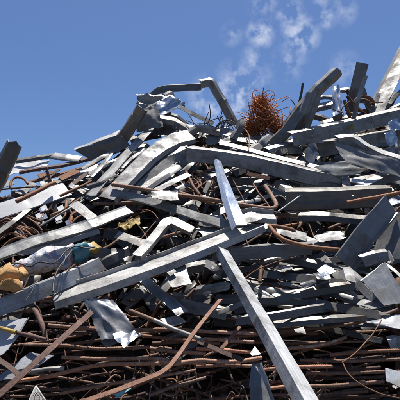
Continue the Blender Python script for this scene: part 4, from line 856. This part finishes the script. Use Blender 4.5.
tag(litter('outer_scrap', 'dark', 1500, -.5, .0, .08, .28, (150, 470), 1.2, (-170, 570), True), 'grey scrap lengths covering the flanks of the heap', 'scrap')
tag(litter('outer_rods', 'litter', 1500, -.5, .0, .08, .28, (150, 470), 1., (-170, 570), True), 'rusty scrap lengths covering the flanks of the heap', 'scrap')
# ------------------------------------------------------------------ drop what shows nothing, tell the rest apart
LM = [('hooked rusty rod', 18, 181), ('long white sheet', 34, 202), ('pale skyline wedge', 96, 145), ('crumpled peak', 155, 104), ('bent spike', 220, 100), ('rust wire ball', 263, 118), ('ribbed channel', 306, 116), ('mirror-bright foil', 337, 102), ('rusty ring', 364, 104), ('steep pale beam', 390, 80), ('long leaning strip', 124, 156), ('broad bent channel', 150, 162), ('heavy grey channel', 265, 167), ('bright bluish strip', 270, 155), ('long bent rebar', 190, 197), ('crumpled white block', 164, 197), ('smooth grey channel', 165, 207), ('tall mirror strip', 229, 195), ('white box end', 256, 219), ('forking rusty bar', 300, 244), ('long dark beam', 350, 127), ('curled dark sheet', 370, 158), ('three-cornered sheet', 342, 168), ('wide bolted beam', 340, 199), ('orange-rusted rod', 376, 197), ('broad diagonal plank', 368, 233), ('crumpled white lump', 330, 238), ('corner sheet', 385, 284), ('kinked pale channel', 70, 230), ('printed roll', 50, 262), ('orange foam end', 10, 277), ('teal wrap', 80, 251), ('bluish channel under the roll', 50, 287), ('stepped purlin', 150, 265), ('bent two-legged bracket', 163, 232), ('mustard plastic', 130, 223), ('torn pale plate', 178, 277), ('dark level channel', 265, 252), ('square beam', 255, 305), ('foot of the square beam', 296, 375), ('dark hanging sheet', 112, 318), ('bluish pale-tipped strip', 160, 293), ('white-flaked rod', 180, 331), ('dark-brown diagonal bar', 50, 350), ('rust-red bent bar', 150, 376), ('foot of the rust-red bar', 95, 397), ('cane-shaped rod', 40, 322), ('perforated plate', 37, 394), ('white paper scrap', 255, 350), ('crumpled bottom sheet', 264, 384), ('kinked thin wire', 345, 362), ('tail of the kinked wire', 378, 392), ('white torn scrap', 386, 323), ('blue-grey box end', 394, 376), ('yellow-painted rod', 6, 330), ('white standing sheet', 10, 340)]
NOUN = {}
bpy.context.view_layer.update()
from mathutils.bvhtree import BVHTree
AV, AF, AO = [], [], []
for o in S.objects:
    if o.type != 'MESH' or o.name.startswith('ground'): continue
    r = o
    while r.parent: r = r.parent
    n0 = len(AV); mw = o.matrix_world
    AV.extend(mw @ v.co for v in o.data.vertices)
    for p in o.data.polygons: AF.append([n0+k for k in p.vertices]); AO.append(r.name)
tree = BVHTree.FromPolygons(AV, AF)
seen = {}
GR = 640
for j in range(GR):
    for i in range(GR):
        u, v = (i+.5)*400/GR, (j+.5)*400/GR
        if v < 60: continue
        loc, nr, ix, ds = tree.ray_cast(CAM, ray(u, v).normalized())
        if ix is not None:
            e = seen.setdefault(AO[ix], [0, 0, 0]); e[0] += 1; e[1] += u; e[2] += v
del AV, AF, AO, tree
byl = {}
for o in [o for o in S.objects if o.parent is None and o.get('group')]:
    e = seen.get(o.name)
    if e is None or e[0] < 2:
        for ch in list(o.children): bpy.data.objects.remove(ch)
        bpy.data.objects.remove(o); continue
    u, v = e[1]/e[0], e[2]/e[0]
    mat, tint, a, b = META[o.name]
    kind = KINDN[o['group']]
    if a[0] > b[0]: a, b = b, a
    an = math.degrees(math.atan2(a[1]-b[1], b[0]-a[0]))
    tilt = 'lying level' if abs(an) < 9 else 'standing steep' if abs(an) > 55 else 'rising rightward' if an > 0 else 'falling rightward'
    tn = tint if not isinstance(tint, tuple) else sum(tint)/3
    tone = {'galv': 'dark grey' if tn < .6 else 'grey', 'dark': 'dull dark', 'pale': 'grey' if tn < .6 else 'pale', 'shiny': 'shiny', 'white': 'white', 'rebar': 'rusty', 'rust': 'orange-rusted' if tn > .75 else 'rust-brown', 'brown': 'dark brown', 'black': 'black'}.get(mat, 'grey')  # tone words follow the tints, painted shade included
    size = 'small ' if e[0] < 40 and 'wire' not in kind else 'large ' if e[0] > 420 else ''
    near = sorted(LM, key=lambda q: (q[1]-u)**2+(q[2]-v)**2)
    def rel(q):
        du, dv = u-q[1], v-q[2]
        return ('below' if dv > 0 else 'above') if abs(dv) > abs(du)*.8 else ('right of' if du > 0 else 'left of')
    cands = [f'{size}{tone} {kind} {tilt} {rel(q)} the {q[0]}' for q in near[:2]]
    cands += [f'{size}{tone} {kind} {tilt} between the {near[0][0]} and the {near[k][0]}' for k in (1, 2)]
    cands += [f'{size}{tone} {kind} {tilt} {rel(near[0])} the {near[0][0]}, {w} its neighbours' for w in ('higher than', 'lower than')][:0]
    cands = [c for c in cands if len(c.split()) <= 16] or cands[:1]
    lab = next((c for c in cands if c not in byl), cands[0])
    byl.setdefault(lab, []).append(o); o['label'] = lab
